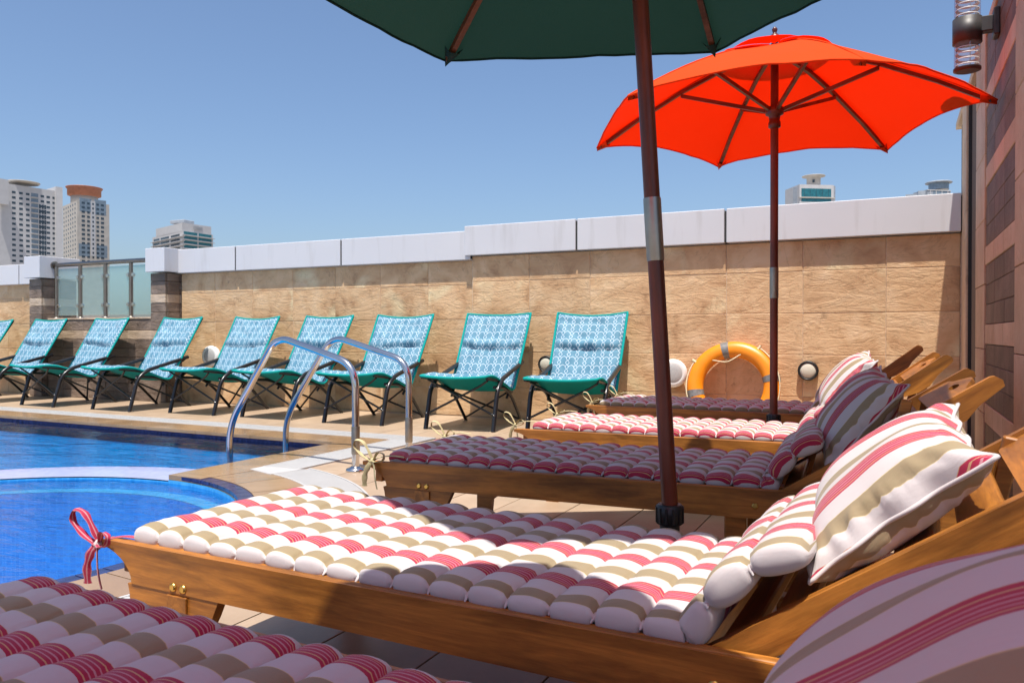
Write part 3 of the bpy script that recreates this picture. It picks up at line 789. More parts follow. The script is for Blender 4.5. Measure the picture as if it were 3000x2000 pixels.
def mattress(i, phase, seed, W=.555, fold=0.0, dy=0.0, cut=0):
    x, y, r_ = LOUNGERS[i]; y += dy
    path = smooth_path([(.075, 0, .318), (.4, 0, .316), (.8, 0, .316), (1.24, 0, .318), (1.335, 0, .320), (1.375, 0, .358 + fold), (1.43, 0, .412 + fold), (1.50, 0, .448 + fold * .6), (1.60, 0, .490)], 8)
    if cut: path = path[:-cut]
    for q in path:
        if q.x > 1.0: q.x += (HXL[i] - 1.37) * min(1, (q.x - 1.0) / .25)
    L = [0.0]
    for a, b in zip(path, path[1:]): L.append(L[-1] + (b - a).length)
    tot = L[-1]; pitch = .0775; nr = int(tot / pitch); pitch = tot / nr; seg = 12
    ns = nr * seg + 1; nt = 44
    def pos(s):
        k = 0
        while k < len(L) - 2 and L[k+1] < s: k += 1
        f = (s - L[k]) / max(1e-6, L[k+1] - L[k]); p = path[k].lerp(path[k+1], f); t = (path[k+1] - path[k]).normalized()
        return p, Vector((-t.z, 0, t.x))
    rnd = random.Random(seed); amp = [1 + rnd.uniform(-.16, .16) for _ in range(nr + 1)]; wj = [rnd.uniform(-.006, .006) for _ in range(nr + 2)]
    # cross profile parameter: go round the section from +y edge over the top to -y edge then under
    top = MB()
    rows = []; UV = []
    ring = []
    for j in range(nt + 1):       # top
        ring.append((1, -1 + 2 * j / nt))
    for j in range(1, nt // 2):   # underside, coarser
        ring.append((-1, 1 - 4 * j / nt))
    nrg = len(ring)
    for a in range(ns):
        s = a * pitch / seg; k = min(a // seg, nr - 1); f = (a - k * seg) / seg
        sf = max(0.0, math.sin(math.pi * f))
        endt = min(1, min(s, tot - s) / .02) ; 
        c, nrm = pos(s)
        wloc = W / 2 + (wj[k] * (1 - f) + wj[k+1] * f) * .6 - .012 * (1 - sf ** .3)
        prevp = None; acc = 0.0; tmp = []
        for (sg, tv) in ring:
            tt = math.copysign(abs(tv) ** .82, tv)              # denser at the edges
            tt = max(-1, min(1, math.sin(tv * math.pi / 2) if True else tt))
            rr = sf ** (.50 - .22 * abs(tt) ** 8); e = max(0.0, 1 - abs(tt) ** 26) ** .32
            A = (.0235 if sg > 0 else .022) * amp[k]
            yy = tt * wloc
            nz = mnoise.noise(Vector((s * 16 + seed * 3.1, yy * 13, seed)))
            nz2 = mnoise.noise(Vector((s * 34, yy * 60 + seed, 4.2)))
            lift = A * (rr * (1 - .46 * (1 - abs(tt) ** 4)) + .46 * (1 - abs(tt) ** 4)) * e * (1 + .16 * nz)
            crease = .0075 * nz2 * (1 - rr) * e + .0012 * nz2 * e
            tuft = 1.0
            h = .026 + sg * (lift + .004 * e) + (crease if sg > 0 else 0)
            sx = .004 * mnoise.noise(Vector((yy * 9, k * 1.7, seed))) * (1 - abs(2*f - 1))
            p = c + nrm * h + Vector((sx, yy, 0))
            tmp.append(p)
        # arc length across the top for the stripes
        acc = [0.0]
        for j in range(1, nrg): acc.append(acc[-1] + (tmp[j] - tmp[j-1]).length)
        mid = acc[nt // 2]
        flat = [tmp[j].y for j in range(nrg)]
        for j in range(nrg):
            v = flat[j] if ring[j][0] > 0 else (flat[j])
            ex = 0
            if abs(ring[j][1]) > .72 and ring[j][0] > 0:
                ex = math.copysign(max(0, abs(ring[j][1]) - .72) * .11, ring[j][1])
            if ring[j][0] < 0:
                sg2 = 1 if ring[j][1] >= 0 else -1; v = sg2 * (W / 2 + .0308 + .15 * (W / 2 - abs(flat[j])))
            UV.append((s, v + ex + phase + 5.0))
        rows += tmp
    F = []; U = []
    for a in range(ns - 1):
        for j in range(nrg):
            q = (j + 1) % nrg
            F.append((a*nrg+j, a*nrg+q, (a+1)*nrg+q, (a+1)*nrg+j))
            u = [UV[a*nrg+j], UV[a*nrg+q], UV[(a+1)*nrg+q], UV[(a+1)*nrg+j]]
            U.append(u)
    F.append(tuple(range(nrg))[::-1]); U.append([UV[j] for j in range(nrg)][::-1])
    F.append(tuple((ns-1)*nrg + j for j in range(nrg))); U.append([UV[(ns-1)*nrg+j] for j in range(nrg)])
    F = [f[::-1] for f in F]; U = [u[::-1] for u in U]
    t = thing('lounger_mattress', MLAB[i], 'mattress', (x, y, .010), r_, 'striped lounger mattresses')
    m = MB(); m.add(rows, F, True, U); m.build('quilted_pad', STRIPE, t)
    tuft = MB()
    for k in range(1, nr):
        c, nrm = pos(k * pitch)
        for sy in (-1, 1):
            e0 = c + nrm * .027 + Vector((0, sy * (W / 2 - .020), 0)); e1 = e0 + Vector((rnd.uniform(-.004, .004), sy * rnd.uniform(.010, .017), 0)) - nrm * rnd.uniform(.004, .010)
            tuft.tube([e0, e0.lerp(e1, .5) + nrm * .003, e1], .004, 5, rr=[.007, .0045, .0012])
    tag(tuft.build('seam_tips', STRIPE, t), kind='stuff')
    return t
def ribbon(mb, pts, w, side, uvp=0.0, n=5, th=.0012):
    P = smooth_path(pts, n); V = []; UV = []; acc = 0
    side = Vector(side).normalized()
    for k, p in enumerate(P):
        t = (P[min(k+1, len(P)-1)] - P[max(k-1, 0)]).normalized()
        sd = (side - t * side.dot(t)).normalized(); nn = t.cross(sd)
        if k: acc += (P[k] - P[k-1]).length
        tw = w * (1 + .18 * math.sin(k * 1.3))
        for q in (-1, 0, 1):
            V.append(p + sd * q * tw / 2 + nn * (.16 * w * (1 - q*q))); UV.append((acc, uvp + q * w / 2))
    for off in (1, -1):
        mb.grid([v + Vector((0, 0, 0)) for v in V] if off > 0 else [v + Vector((0, 0, -th)) for v in V], len(P), 3, UV, True, off < 0)
def bow(parent, mat, c, seed, uvp=4.997, size=1.0, lean=0):
    rd = random.Random(seed); z = lambda a: a * size
    C = Vector(c)
    def P(*q): return [C + Vector(v) * size for v in q]
    m = MB()
    ribbon(m, P((0, 0, 0), (-.035, -.012, .020), (-.075, -.020, .058), (-.070, -.018, .088), (-.038, -.012, .080), (-.012, -.004, .035), (0, .004, 0)), .017*size, (0, 1, .25), uvp)
    ribbon(m, P((0, 0, 0), (.030, -.018, .000), (.066, -.024, .012), (.068, -.022, .036), (.036, -.016, .040), (0, .004, 0)), .017*size, (0, 1, -.2), uvp)
    ribbon(m, P((0, -.003, 0), (-.014, -.012, -.02), (-.030, -.012, -.06), (-.036, -.006, -.105)), .021*size, (.8, .5, 0), uvp)
    ribbon(m, P((0, -.003, 0), (.016, -.014, -.02), (.022, -.016, -.065), (.028, -.010, -.112)), .021*size, (.7, -.6, 0), uvp)
    m.build('bow', mat, parent)
    m = MB(); m.lathe([(.004*size, -.012*size), (.011*size, -.006*size), (.012*size, .004*size), (.005*size, .013*size)], 10); m.build('knot', mat, parent, c)
    m = MB(); ribbon(m, [C, C + Vector((.022, .010, .012)), C + Vector((.06, .03, .018)), C + Vector((.10, .05, .012))], .018*size, (0, 1, 0), uvp); m.build('strap', mat, parent)
PH = [.104, .166, .105, .105, .050]
MT = [mattress(0, PH[0], 11), mattress(1, PH[1], 23, fold=.022, dy=-.022, cut=8), mattress(2, PH[2], 37, fold=.022, cut=10), mattress(3, PH[3], 41, fold=.022, cut=10), mattress(4, PH[4], 53, fold=.015, cut=12)]
bow(MT[1], STRIPE, (-.012, -.295, .322), 1, size=.85)
bow(MT[2], OLIVE, (.045, -.322, .338), 2, size=.85); bow(MT[2], OLIVE, (.01, .295, .35), 8, size=.75)
bow(MT[3], OLIVE, (-.005, -.29, .352), 3, size=.7); bow(MT[3], OLIVE, (0, .28, .352), 4, size=.7)
bow(MT[4], OLIVE, (.03, -.28, .352), 5, size=.75); bow(MT[4], OLIVE, (0, .28, .36), 6, size=.75)

def pillow(i, along, across, a, b, T, roll, pitch, seed, phase, lift=.12, yaw=0.0):
    """cushion lying on the backrest: along = distance up the slope, a/b half sizes, T half thickness"""
    x, y, r_ = LOUNGERS[i]
    n = 56; V = {}; rd = random.Random(seed)
    def P(u, v, sg):
        eu, ev = 1 - abs(u) ** 2.4, 1 - abs(v) ** 2.4
        th = T * max(0, eu) ** .50 * max(0, ev) ** .50
        rim = 1 - min(1, max(0, eu) ** .5 * max(0, ev) ** .5 * 1.7)
        sx = 1 - .13 * (1 - v*v) * abs(u) ** 3; sy = 1 - .11 * (1 - u*u) * abs(v) ** 3
        px, py = a * u * sx, b * v * sy
        nz = mnoise.noise(Vector((px * 7 + seed, py * 7, sg * 2.0)))
        ang = math.atan2(v, u)
        puck = mnoise.noise(Vector((math.cos(ang) * 9 + seed, math.sin(ang) * 9, sg * 3.3 + 1.5 * rim)))
        fold = mnoise.noise(Vector((px * 5 - seed, py * 16, 7.7 + sg)))
        th = th * (1 + .14 * nz) + rim * (1 - rim) * .055 * puck * (1 if th > .001 else 0) + .008 * fold * (1 - rim)
        wob = .006 * math.sin(ang * 11 + seed) * rim
        return Vector((px + wob * u, py + wob * v, sg * max(0, th) * (1.0 if sg > 0 else .75) + .010 * mnoise.noise(Vector((px*4, py*4, seed))) * rim))
    m = MB()
    for sg in (1, -1):
        pts = []; uv = []
        for q in range(n + 1):
            for k in range(n + 1):
                u = math.sin((q / n - .5) * math.pi); v = math.sin((k / n - .5) * math.pi)
                u = .55 * u + .45 * (2 * q / n - 1); v = .55 * v + .45 * (2 * k / n - 1)
                p = P(u, v, sg); pts.append(p)
                ex = (T * 1.0 - abs(p.z)) * .9 * (1 if v > 0 else -1) * abs(v) ** 3 if True else 0
                uv.append((p.x, p.y * 1.10 + ex * .9 + phase + 5 + (0 if sg > 0 else .05)))
        m.grid(pts, n + 1, n + 1, uv, True, sg < 0)
    o = m.build('pillow', STRIPE)
    L = Matrix.Translation((x, y, .010)) @ Matrix.Rotation(r_, 4, 'Z') @ Matrix.Translation((HXL[i], 0, HZ)) @ Matrix.Rotation(-BA[i], 4, 'Y') @ \
        Matrix.Translation((along, across, lift)) @ Matrix.Rotation(yaw, 4, 'Z') @ Matrix.Rotation(-pitch, 4, 'Y') @ Matrix.Rotation(roll, 4, 'X')
    o.matrix_world = L
    tag(o, PLAB[i], 'pillow', 'striped pillows on the loungers')
    N = 160; rim = []
    for q in range(N):
        f = q / N * 4; sd_ = int(f); g = (f - sd_) * 2 - 1
        u, v = [(g, -1), (1, g), (-g, 1), (-1, -g)][sd_]
        rim.append(P(u, v, 1))
    m = MB(); m.tube(rim, .0034, 6, True); m.build('seam_welt', STRIPE, o)
    return o
pillow(0, .255, .01, .20, .26, .097, R(2), R(-3), 3, .03, .100)
pillow(1, .315, -.03, .150, .225, .080, R(4), R(9), 17, .134, .078)
pillow(2, .290, -.03, .165, .225, .085, R(8), R(20), 29, -.047, .085)
pillow(3, .275, .0, .165, .225, .090, R(6), R(16), 31, .06, .120)
pillow(4, .155, .02, .160, .215, .080, R(4), R(10), 43, .05, .095)

# ------------------------------------------------------------------ parasols
def make_umbrella(mat, label, rim, apex, rad, phi, loc, group, tilt=(0, 0), scal=.020, curve=1.5, bil=.055):
    t = thing('parasol', label, 'parasol', loc, 0, group); t.rotation_euler = (tilt[0], tilt[1], 0)
    NA, NR = 16, 14
    def rib_pt(k, r_):
        a = phi + k * math.pi / 3
        z = rim + (apex - rim) * (1 - r_ ** curve)
        return Vector((rad * r_ * math.cos(a), rad * r_ * math.sin(a), z))
    def surf(k, g, r_):
        A, B = rib_pt(k, r_), rib_pt(k + 1, r_)
        p = A.lerp(B, g); q = 4 * g * (1 - g)
        sk = scal[k] if isinstance(scal, list) else scal
        sc_ = 1 - sk * q * r_ ** 3
        p.x *= sc_; p.y *= sc_; p.z += bil * q * r_ ** 2.5 - .010 * q * math.sin(math.pi * min(1, r_)) 
        p.z += (.007 * mnoise.noise(Vector((p.x * 5 + k, p.y * 5, loc[1]))) + .004 * mnoise.noise(Vector((p.x * 14, p.y * 14 + k, loc[1])))) * r_
        return p
    for k in range(6):
        pts = [surf(k, j / NA, .10 + .90 * i / NR) for i in range(NR + 1) for j in range(NA + 1)]
        m = MB(); m.grid(pts, NR + 1, NA + 1, None, True); m.build('canopy_panel', mat, t)
    for k in range(6):
        m = MB(); m.tube([rib_pt(k, .12 + .88 * i / 10) + Vector((0, 0, .002)) for i in range(11)], .0042, 5); m.build('panel_seam', mat, t)
    m = MB(); hem = [surf(k, j / NA, 1.0) for k in range(6) for j in range(NA)]; m.tube(hem, .0045, 6, True); m.build('hem', mat, t)
    # vent cap over the crown
    for k in range(6):
        pts = []
        for i in range(5):
            for j in range(9):
                r_ = .04 + .27 * i / 4; A, B = rib_pt(k, r_), rib_pt(k + 1, r_); g = j / 8; p = A.lerp(B, g)
                q = 4 * g * (1 - g); p.z += .013 + .034 * q * (i / 4) ** 1.5 + .004 * (1 - i / 4) + .004 * math.sin(k * 2.1 + j); pts.append(p)
        m = MB(); m.grid(pts, 5, 9, None, True); m.build('vent_flap', mat, t)
    hubz = rim + .075
    for k in range(6):
        a = phi + k * math.pi / 3; ca, sa = math.cos(a), math.sin(a)
        A = rib_pt(k, .045) + Vector((0, 0, -.012)); B = rib_pt(k, .975) + Vector((0, 0, -.014))
        d = B - A; mid = rib_pt(k, .5) + Vector((0, 0, -.016))
        pth = [A, rib_pt(k, .27) + Vector((0, 0, -.014)), mid, rib_pt(k, .75) + Vector((0, 0, -.015)), B]
        m = MB(); side = Vector((-sa, ca, 0)); V = []; F = []
        for p in pth:
            for q, z in ((-.010, -.014), (.010, -.014), (.010, .006), (-.010, .006)): V.append(p + side * q + Vector((0, 0, z)))
        for i in range(len(pth) - 1):
            for q in range(4): F.append((i*4+q, i*4+(q+1) % 4, (i+1)*4+(q+1) % 4, (i+1)*4+q))
        F += [(3, 2, 1, 0), tuple(range(16, 20))]
        m.add(V, F); m.build('rib', RIBWOOD, t)
        S = mid + Vector((0, 0, -.022)); Hb = Vector((.042 * ca, .042 * sa, hubz + .01))
        m = MB(); V = []
        for p in (Hb, S):
            for q, z in ((-.0085, -.010), (.0085, -.010), (.0085, .010), (-.0085, .010)): V.append(p + side * q + Vector((0, 0, z)))
        m.add(V, [(0, 1, 5, 4), (1, 2, 6, 5), (2, 3, 7, 6), (3, 0, 4, 7), (3, 2, 1, 0), (4, 5, 6, 7)]); m.build('strut', RIBWOOD, t)
        # fabric pocket at the tip
        T = rib_pt(k, 1.0); In = rib_pt(k, .93) + Vector((0, 0, -.030)); 
        m = MB(); V = [T + Vector((0, 0, .002)), In + side * .038 + Vector((0, 0, .012)), In - side * .038 + Vector((0, 0, .012)), In + side * .020 + Vector((0, 0, -.010)), In - side * .020 + Vector((0, 0, -.010)), T + Vector((0, 0, -.022))]
        m.add(V, [(0, 1, 3, 5), (0, 5, 4, 2), (5, 3, 4)], True); m.build('tip_pocket', mat, t)
    m = MB(); m.lathe([(.021, .30), (.021, 1.0), (.021, 1.5), (.0205, apex + .02)], 20); m.build('pole', POLEWOOD, t)
    m = MB(); m.lathe([(.0225, .985), (.0232, .99), (.0232, 1.145), (.0225, 1.15)], 20); m.build('ferrule', BRUSHED, t)
    m = MB(); m.lathe([(.024, hubz - .085), (.032, hubz - .08), (.032, hubz - .055), (.027, hubz - .045), (.031, hubz - .02), (.047, hubz - .012), (.049, hubz + .014), (.040, hubz + .028), (.024, hubz + .03)], 20); m.build('hub', POLEWOOD, t)
    m = MB(); m.lathe([(.03, apex - .045), (.046, apex - .035), (.046, apex - .005), (.024, apex + .005)], 18); m.build('crown_hub', POLEWOOD, t)
    m = MB(); m.lathe([(.014, apex + .025), (.030, apex + .040), (.034, apex + .052), (.020, apex + .068), (.009, apex + .078), (.013, apex + .088), (.015, apex + .098), (.006, apex + .110)], 16); m.build('finial', POLEWOOD, t)
    return t
def make_base(label, loc, cz):
    t = thing('umbrella_stand', label, 'stand', loc)
    m = MB(); m.lathe([(.24, 0), (.24, .05), (.22, .065), (.05, .085), (.03, .10)], 32); m.build('foot', CONCRETE, t)
    m = MB(); m.lathe([(.026, .09), (.026, cz - .03)], 20); m.build('sleeve', BLACKPL, t)
    prof = [(.027, cz - .055), (.035, cz - .05), (.035, cz - .004), (.030, cz)]
    m = MB(); m.lathe(prof, 24); m.build('collar', BLACKPL, t)
    for k in range(12):
        a = k * math.pi / 6
        m = MB(); m.box((0, 0, 0), (.004, .006, .040)); m.build('grip_rib', BLACKPL, t, (.0355 * math.cos(a), .0355 * math.sin(a), cz - .027), (0, 0, a))
make_umbrella(ORANGE, 'bright orange wooden parasol open over the far loungers', 1.905, 2.325, 1.02, R(57.7), (-.575, 4.44, .010), 'wooden pool parasols')
make_base('black collared parasol stand between the two farthest loungers', (-.575, 4.44, .010), .365)
make_umbrella(GREEN, 'dark green parasol with leaning mahogany pole in the foreground', 1.838, 2.27, 1.02, R(30), (-.507, 2.057, .010), 'wooden pool parasols', (.022, -.055), [.055, .0, -.028, .0, .0, .02], 1.5, .0)
make_base('black collared parasol stand behind the foreground lounger', (-.527, 2.052, .010), .345)
make_umbrella(ORANGE, 'orange parasol shading the nearest lounger, outside the top left of the view', 1.88, 2.32, 1.03, R(30), (-.42, -.125, .010), 'wooden pool parasols')

# ------------------------------------------------------------------ folding sling chairs
def make_chair(sd):
    t = thing('folding_chair', 'x', 'chair')
    for s in (-1, 1):
        X = s * .305
        m = MB(); m.tube(bend_path([(X, 0, 0), (X, .095, .335), (X - s*.004, .20, .415), (X - s*.008, .72, .545)], .10, 8), .0195, 10); m.build('front_leg_arm', BLACK, t)
        X2 = s * .275
        m = MB(); m.tube(bend_path([(X2, .10, .355), (X2, .36, .335), (X2, .52, .24), (X2, .765, 0)], .12, 8), .0145, 9); m.build('rear_leg', BLACK, t)
        m = MB(); m.tube(bend_path([(s*.262, .42, .245), (s*.270, .560, .40), (s*.295, .915, .97)], .05, 6), .0115, 9); m.build('back_tube', BLACK, t)
        m = MB(); m.tube(bend_path([(s*.29, -.10, .438), (s*.285, .22, .40), (s*.28, .50, .29)], .05, 5), .0115, 9); m.build('seat_tube', BLACK, t)
        m = MB(); m.tube(bend_path([(s*.288, .035, .135), (-s*.20, .0, .375), (-s*.27, -.03, .418)], .08, 5), .0095, 8); m.build('front_brace', BLACK, t)
        m = MB(); m.tube([(s*.268, .745, .03), (-s*.25, .43, .285)], .0095, 8); m.build('rear_brace', BLACK, t)
        m = MB(); m.tube([(X - s*.006, .715, .544), (s*.288, .60, .46)], .008, 8); m.build('arm_stay', BLACK, t)
        for (y, z) in ((.035, .135), (.095, .345), (.70, .54)):
            m = MB(); m.lathe([(.007, 0), (.007, .006), (.003, .009)], 8, Matrix.Rotation(math.pi/2, 4, 'X')); m.build('rivet', STEEL, t, (X, y - .016, z))
    path = smooth_path([(0, -.135, .452), (0, .05, .448), (0, .28, .372), (0, .42, .322), (0, .495, .325), (0, .545, .395), (0, .68, .615), (0, .80, .815), (0, .90, .99)], 7)
    L = [0.0]
    for a, b in zip(path, path[1:]): L.append(L[-1] + (b - a).length)
    tot = L[-1]; n = 84; nw = 30
    def pos(s):
        k = 0
        while k < len(L) - 2 and L[k+1] < s: k += 1
        f = (s - L[k]) / max(1e-6, L[k+1] - L[k]); p = path[k].lerp(path[k+1], f); tt = (path[k+1] - path[k]).normalized()
        return p, Vector((0, -tt.z, tt.y))
    def halfw(s): return .295 + .028 * (s / tot)
    def sheet(inset, off, thick, pad):
        P = []; UV = []
        for q in range(n + 1):
            s = inset + (tot - 2 * inset) * q / n; c, nr_ = pos(s)
            for j in range(nw + 1):
                g = -1 + 2 * j / nw; wd = halfw(s) - inset
                sag = (1 - g * g) * (.020 if .1 < s / tot < .97 else .015)
                h = off
                if pad:
                    e = max(0, 1 - abs(g) ** 6) ** .5 * min(1, min(s - inset, tot - inset - s) / .03 + .05) ** .5
                    cre = tot * .735 + .010 * math.sin(g * 2.2 + sd) + .008 * g * (sd % 3 - 1)                                   # stitched crease under the head pad
                    puff = .024 * e
                    d = s - cre
                    if d > 0: puff += .062 * e * math.exp(-(d / .11)) * min(1, d / .045) ** .9 * (.8 + .5 * mnoise.noise(Vector((g * 2.5, sd, s * 5))))
                    else: puff *= min(1, .25 + abs(d) / .03)
                    wr_ = mnoise.noise(Vector((g * 3.2, s * 9, 2.1 + sd))) * .010 + mnoise.noise(Vector((g * 7 + s * 8 * (1 if sd % 2 else -1), s * 16, 5.1 + sd))) * .008
                    h += puff + wr_ * e * (1.5 if d > 0 else .8)
                h -= sag
                top_dip = (-.010 - .007 * (sd % 3)) * (1 - g * g) * max(0, (s / tot - .9) / .1)
                p = c + nr_ * h + Vector((g * wd, 0, top_dip)); P.append(p); UV.append((g * wd + 3, s + 3))
        return P, UV
    P, UV = sheet(.008, .0, .004, False); P2 = [p + Vector((0, .003, -.004)) for p in P]
    m = MB(); m.grid(P, n + 1, nw + 1, None, True, True); m.grid(P2, n + 1, nw + 1, None, True, False); m.build('sling', TEAL, t)
    rimp = [P[q * (nw + 1)] for q in range(n + 1)] + [P[n * (nw + 1) + j] for j in range(1, nw + 1)] + [P[q * (nw + 1) + nw] for q in range(n - 1, -1, -1)] + [P[j] for j in range(nw - 1, 0, -1)]
    m = MB(); m.tube(rimp, .0115, 8, True); m.build('piping', TEAL, t)
    P, UV = sheet(.020, .004, .01, True)
    m = MB(); m.grid(P, n + 1, nw + 1, UV, True, True); m.build('cushion', LATTICE, t)
    return t
chairs0 = [make_chair(q) for q in (1, 4, 9, 13, 17, 22, 26, 30, 35)]
CH = [-11.0, -9.93, -8.83, -7.64, -6.58, -5.63, -4.60, -3.53, -2.60]
CLAB = ['teal folding chair cut off by the left edge of the picture',
        'teal folding chair second from the left edge, by the low banded wall',
        'teal folding chair in front of the glass railing, third from the left',
        'teal folding chair in front of the right banded pillar, left of the white wall speaker',
        'teal folding chair just right of the white wall speaker',
        'teal folding chair seen through the left steel handrail',
        'teal folding chair partly behind the right steel handrail',
        'teal folding chair standing clear between the handrails and the last chair',
        'rightmost teal folding chair with wrinkled headrest, by the round wall light']
rc = random.Random(5)
for i, x in enumerate(CH):
    o = chairs0[i]
    o.location = (x + .31, (5.585 if i < 4 else 5.68) + rc.uniform(-.015, .015), .010); o.rotation_euler = (0, 0, R([-3, -2, -4, -3, -1, -3, 2, 5, 6][i]))
    sx = 1.0; o['label'] = CLAB[i]; o['group'] = 'teal folding chairs along the wall'

# ------------------------------------------------------------------ pool handrails
def handrail(label, y0, y1):
    t = thing('pool_handrail', label, 'handrail', (-2.80, y0, .010), 0, 'steel pool handrails')
    dy = y1 - y0
    pts = [(0, 0, 0), (0, 0, .60), (-.10, dy*.09, .64), (-.62, dy*.55, .765), (-.78, dy*.7, .70), (-1.115, dy, .22), (-1.115, dy, -.35)]
    pts = [(0, 0, 0), (0, 0, .615), (-.60, dy*.55, .765), (-.70, dy*.63, .735), (-1.115, dy, .20), (-1.115, dy, -.40)]
    m = MB(); m.tube(bend_path(pts, .14, 9), .0215, 16); m.build('rail', STEEL, t)
    m = MB(); m.lathe([(.0235, .10), (.0245, .105), (.0245, .255), (.0235, .26)], 18); m.build('sleeve', BRUSHED, t)
    m = MB(); m.lathe([(.056, .0), (.058, .006), (.054, .016), (.034, .024), (.025, .03)], 24); m.build('flange', STEEL, t)
    m = MB(); m.lathe([(.006, 0), (.006, .004)], 8, Matrix.Rotation(math.pi/2, 4, 'X')); m.build('screw', STEEL, t, (-1.115, dy - .0205, .05))
handrail('nearer polished steel pool handrail with round floor flange', 3.73, 3.864)
handrail('farther polished steel pool handrail behind the other one', 4.29, 4.398)

# ------------------------------------------------------------------ things on the back wall
lb = thing('lifebuoy', 'orange lifebuoy ring with grey bands leaning on the stone wall', 'lifebuoy', (-1.165, 6.55, .010))
ringpar = []
def ring_mesh(a0, a1, r_, n):
    m = MB(); V = []; F = []; k2 = 18
    for i in range(n + 1):
        a = a0 + (a1 - a0) * i / n
        for k in range(k2):
            b = 2 * math.pi * k / k2; rr = .305 + r_ * math.cos(b) * 1.0; V.append(Vector((rr * math.cos(a), r_ * .82 * math.sin(b), rr * math.sin(a))))
    for i in range(n):
        for k in range(k2): F.append((i*k2+k, i*k2+(k+1) % k2, (i+1)*k2+(k+1) % k2, (i+1)*k2+k))
    m.add(V, F, True); return m
tl = Matrix.Rotation(R(-13), 4, 'X')
def tilted(mb): mb.v = [tuple(tl @ Vector(v) + Vector((0, 0, .37))) for v in mb.v]; return mb
tilted(ring_mesh(0, 2 * math.pi, .067, 64)).build('ring', LIFE, lb)
for a in (103, 13, 193, 283): tilted(ring_mesh(R(a - 5.2), R(a + 5.2), .0695, 6)).build('reflective_band', REFLECT, lb)
for k in range(4):
    aa = R(58 + 90 * k); bb = R(58 + 90 * k + 90); pts = []
    for i in range(17):
        f = i / 16; a = aa + (bb - aa) * f; rr = .373 - .004 * math.sin(math.pi * f) - (.0 if k != 0 else .17 * math.sin(math.pi * f))
        pts.append((rr * math.cos(a), -.02 - .03 * math.sin(math.pi * f) * (1 if k else 1), rr * math.sin(a)))
    m = MB(); m.tube(pts, .005, 7); tilted(m).build('grab_rope', ROPE, lb)
    m = MB(); m.tube([(.35 * math.cos(aa), -.02, .35 * math.sin(aa)), (.395 * math.cos(aa), -.022, .395 * math.sin(aa))], .012, 8); tilted(m).build('rope_knot', ROPE, lb)

def wall_light(label, x, z):
    t = thing('wall_light', label, 'wall light', (x, YW, z), 0, 'round bulkhead lights'); mt = Matrix.Rotation(math.pi/2, 4, 'X')
    m = MB(); m.lathe([(.072, -.002), (.078, .01), (.078, .045), (.073, .052), (.064, .052), (.064, .03)], 32, mt); m.build('bezel', BLACKPL, t)
    m = MB(); m.lathe([(.065, .034), (.06, .044), (.045, .052), (.02, .056), (.003, .057)], 28, mt); m.build('lens', CREAMGLASS, t)
wall_light('round black ringed wall light right of the lifebuoy', -.603, .515)
wall_light('round black ringed wall light half hidden behind the rightmost chair', -2.86, .53)
def speaker(label, x, z, yaw):
    t = thing('wall_speaker', label, 'speaker', (x, YW + (.03 if x < -3.7 else 0), z), yaw, 'white wall speakers'); mt = Matrix.Rotation(math.pi/2, 4, 'X')
    m = MB(); m.lathe([(.04, -.002), (.045, .012), (.03, .02), (.03, .04)], 20, mt); m.build('wall_mount', WHITEPLASTIC, t)
    m = MB(); m.lathe([(.035, .03), (.085, .045), (.112, .075), (.120, .105), (.116, .125), (.098, .136), (.088, .137)], 36, mt); m.build('shell', WHITEPLASTIC, t)
    m = MB(); m.lathe([(.090, .132), (.072, .140), (.04, .144), (.002, .145)], 30, mt); m.build('grille', plain('speaker_grille', (.42, .41, .40), .6, var=.1, scale=200), t)
speaker('white round wall speaker with grey grille behind the green parasol pole', -1.69, .475, R(12))
speaker('white round wall speaker between two teal chairs', -6.995, .555, R(4))

# facade lamp
lp = thing('facade_lamp', 'grey cylinder wall lamp with clear louvred glass tubes', 'wall lamp', (.475, 4.55, 2.31), 0)
m = MB(); m.box((0, 0, 0), (.028, .10, .135), b=.006); m.build('wall_plate', LAMPGREY, lp, (-.022, 0, .02))
m = MB(); m.box((0, 0, 0), (.062, .055, .075), b=.004); m.build('arm', LAMPGREY, lp, (-.060, 0, .02))
cxl = -.145
m = MB(); m.lathe([(.060, -.060), (.066, -.060), (.066, .060), (.060, .060)], 36); m.build('body', LAMPGREY, lp, (cxl, 0, 0))
m = MB(); m.lathe([(.058, -.05), (.001, -.05)], 30, cap=False); m.build('inner_plate', LAMPGREY, lp, (cxl, 0, 0))
for s in (-1, 1):
    m = MB(); m.lathe([(.058, 0), (.058, .13)], 32, Matrix.Scale(s, 4, (0, 0, 1)), cap=False); m.build('glass_tube', CLEAR, lp, (cxl, 0, s * .055))
    m = MB(); m.lathe([(.062, 0), (.062, .012), (.05, .016)], 32, Matrix.Scale(s, 4, (0, 0, 1))); m.build('end_cap', LAMPGREY, lp, (cxl, 0, s * .183))
    for k in range(4):
        m = MB(); m.lathe([(.053, 0), (.053, .004), (.041, .009), (.041, .006), (.053, 0)], 28, cap=False); m.build('louvre', WHITEPLASTIC, lp, (cxl, 0, s * (.075 + .028 * k) - (.012 if s < 0 else 0)))
    for k in range(3):
        a = R(40 + 120 * k); m = MB(); m.tube([(.05 * math.cos(a), .05 * math.sin(a), 0), (.05 * math.cos(a), .05 * math.sin(a), s * .13)], .0025, 6); m.build('louvre_rod', STEEL, lp, (cxl, 0, s * .055))
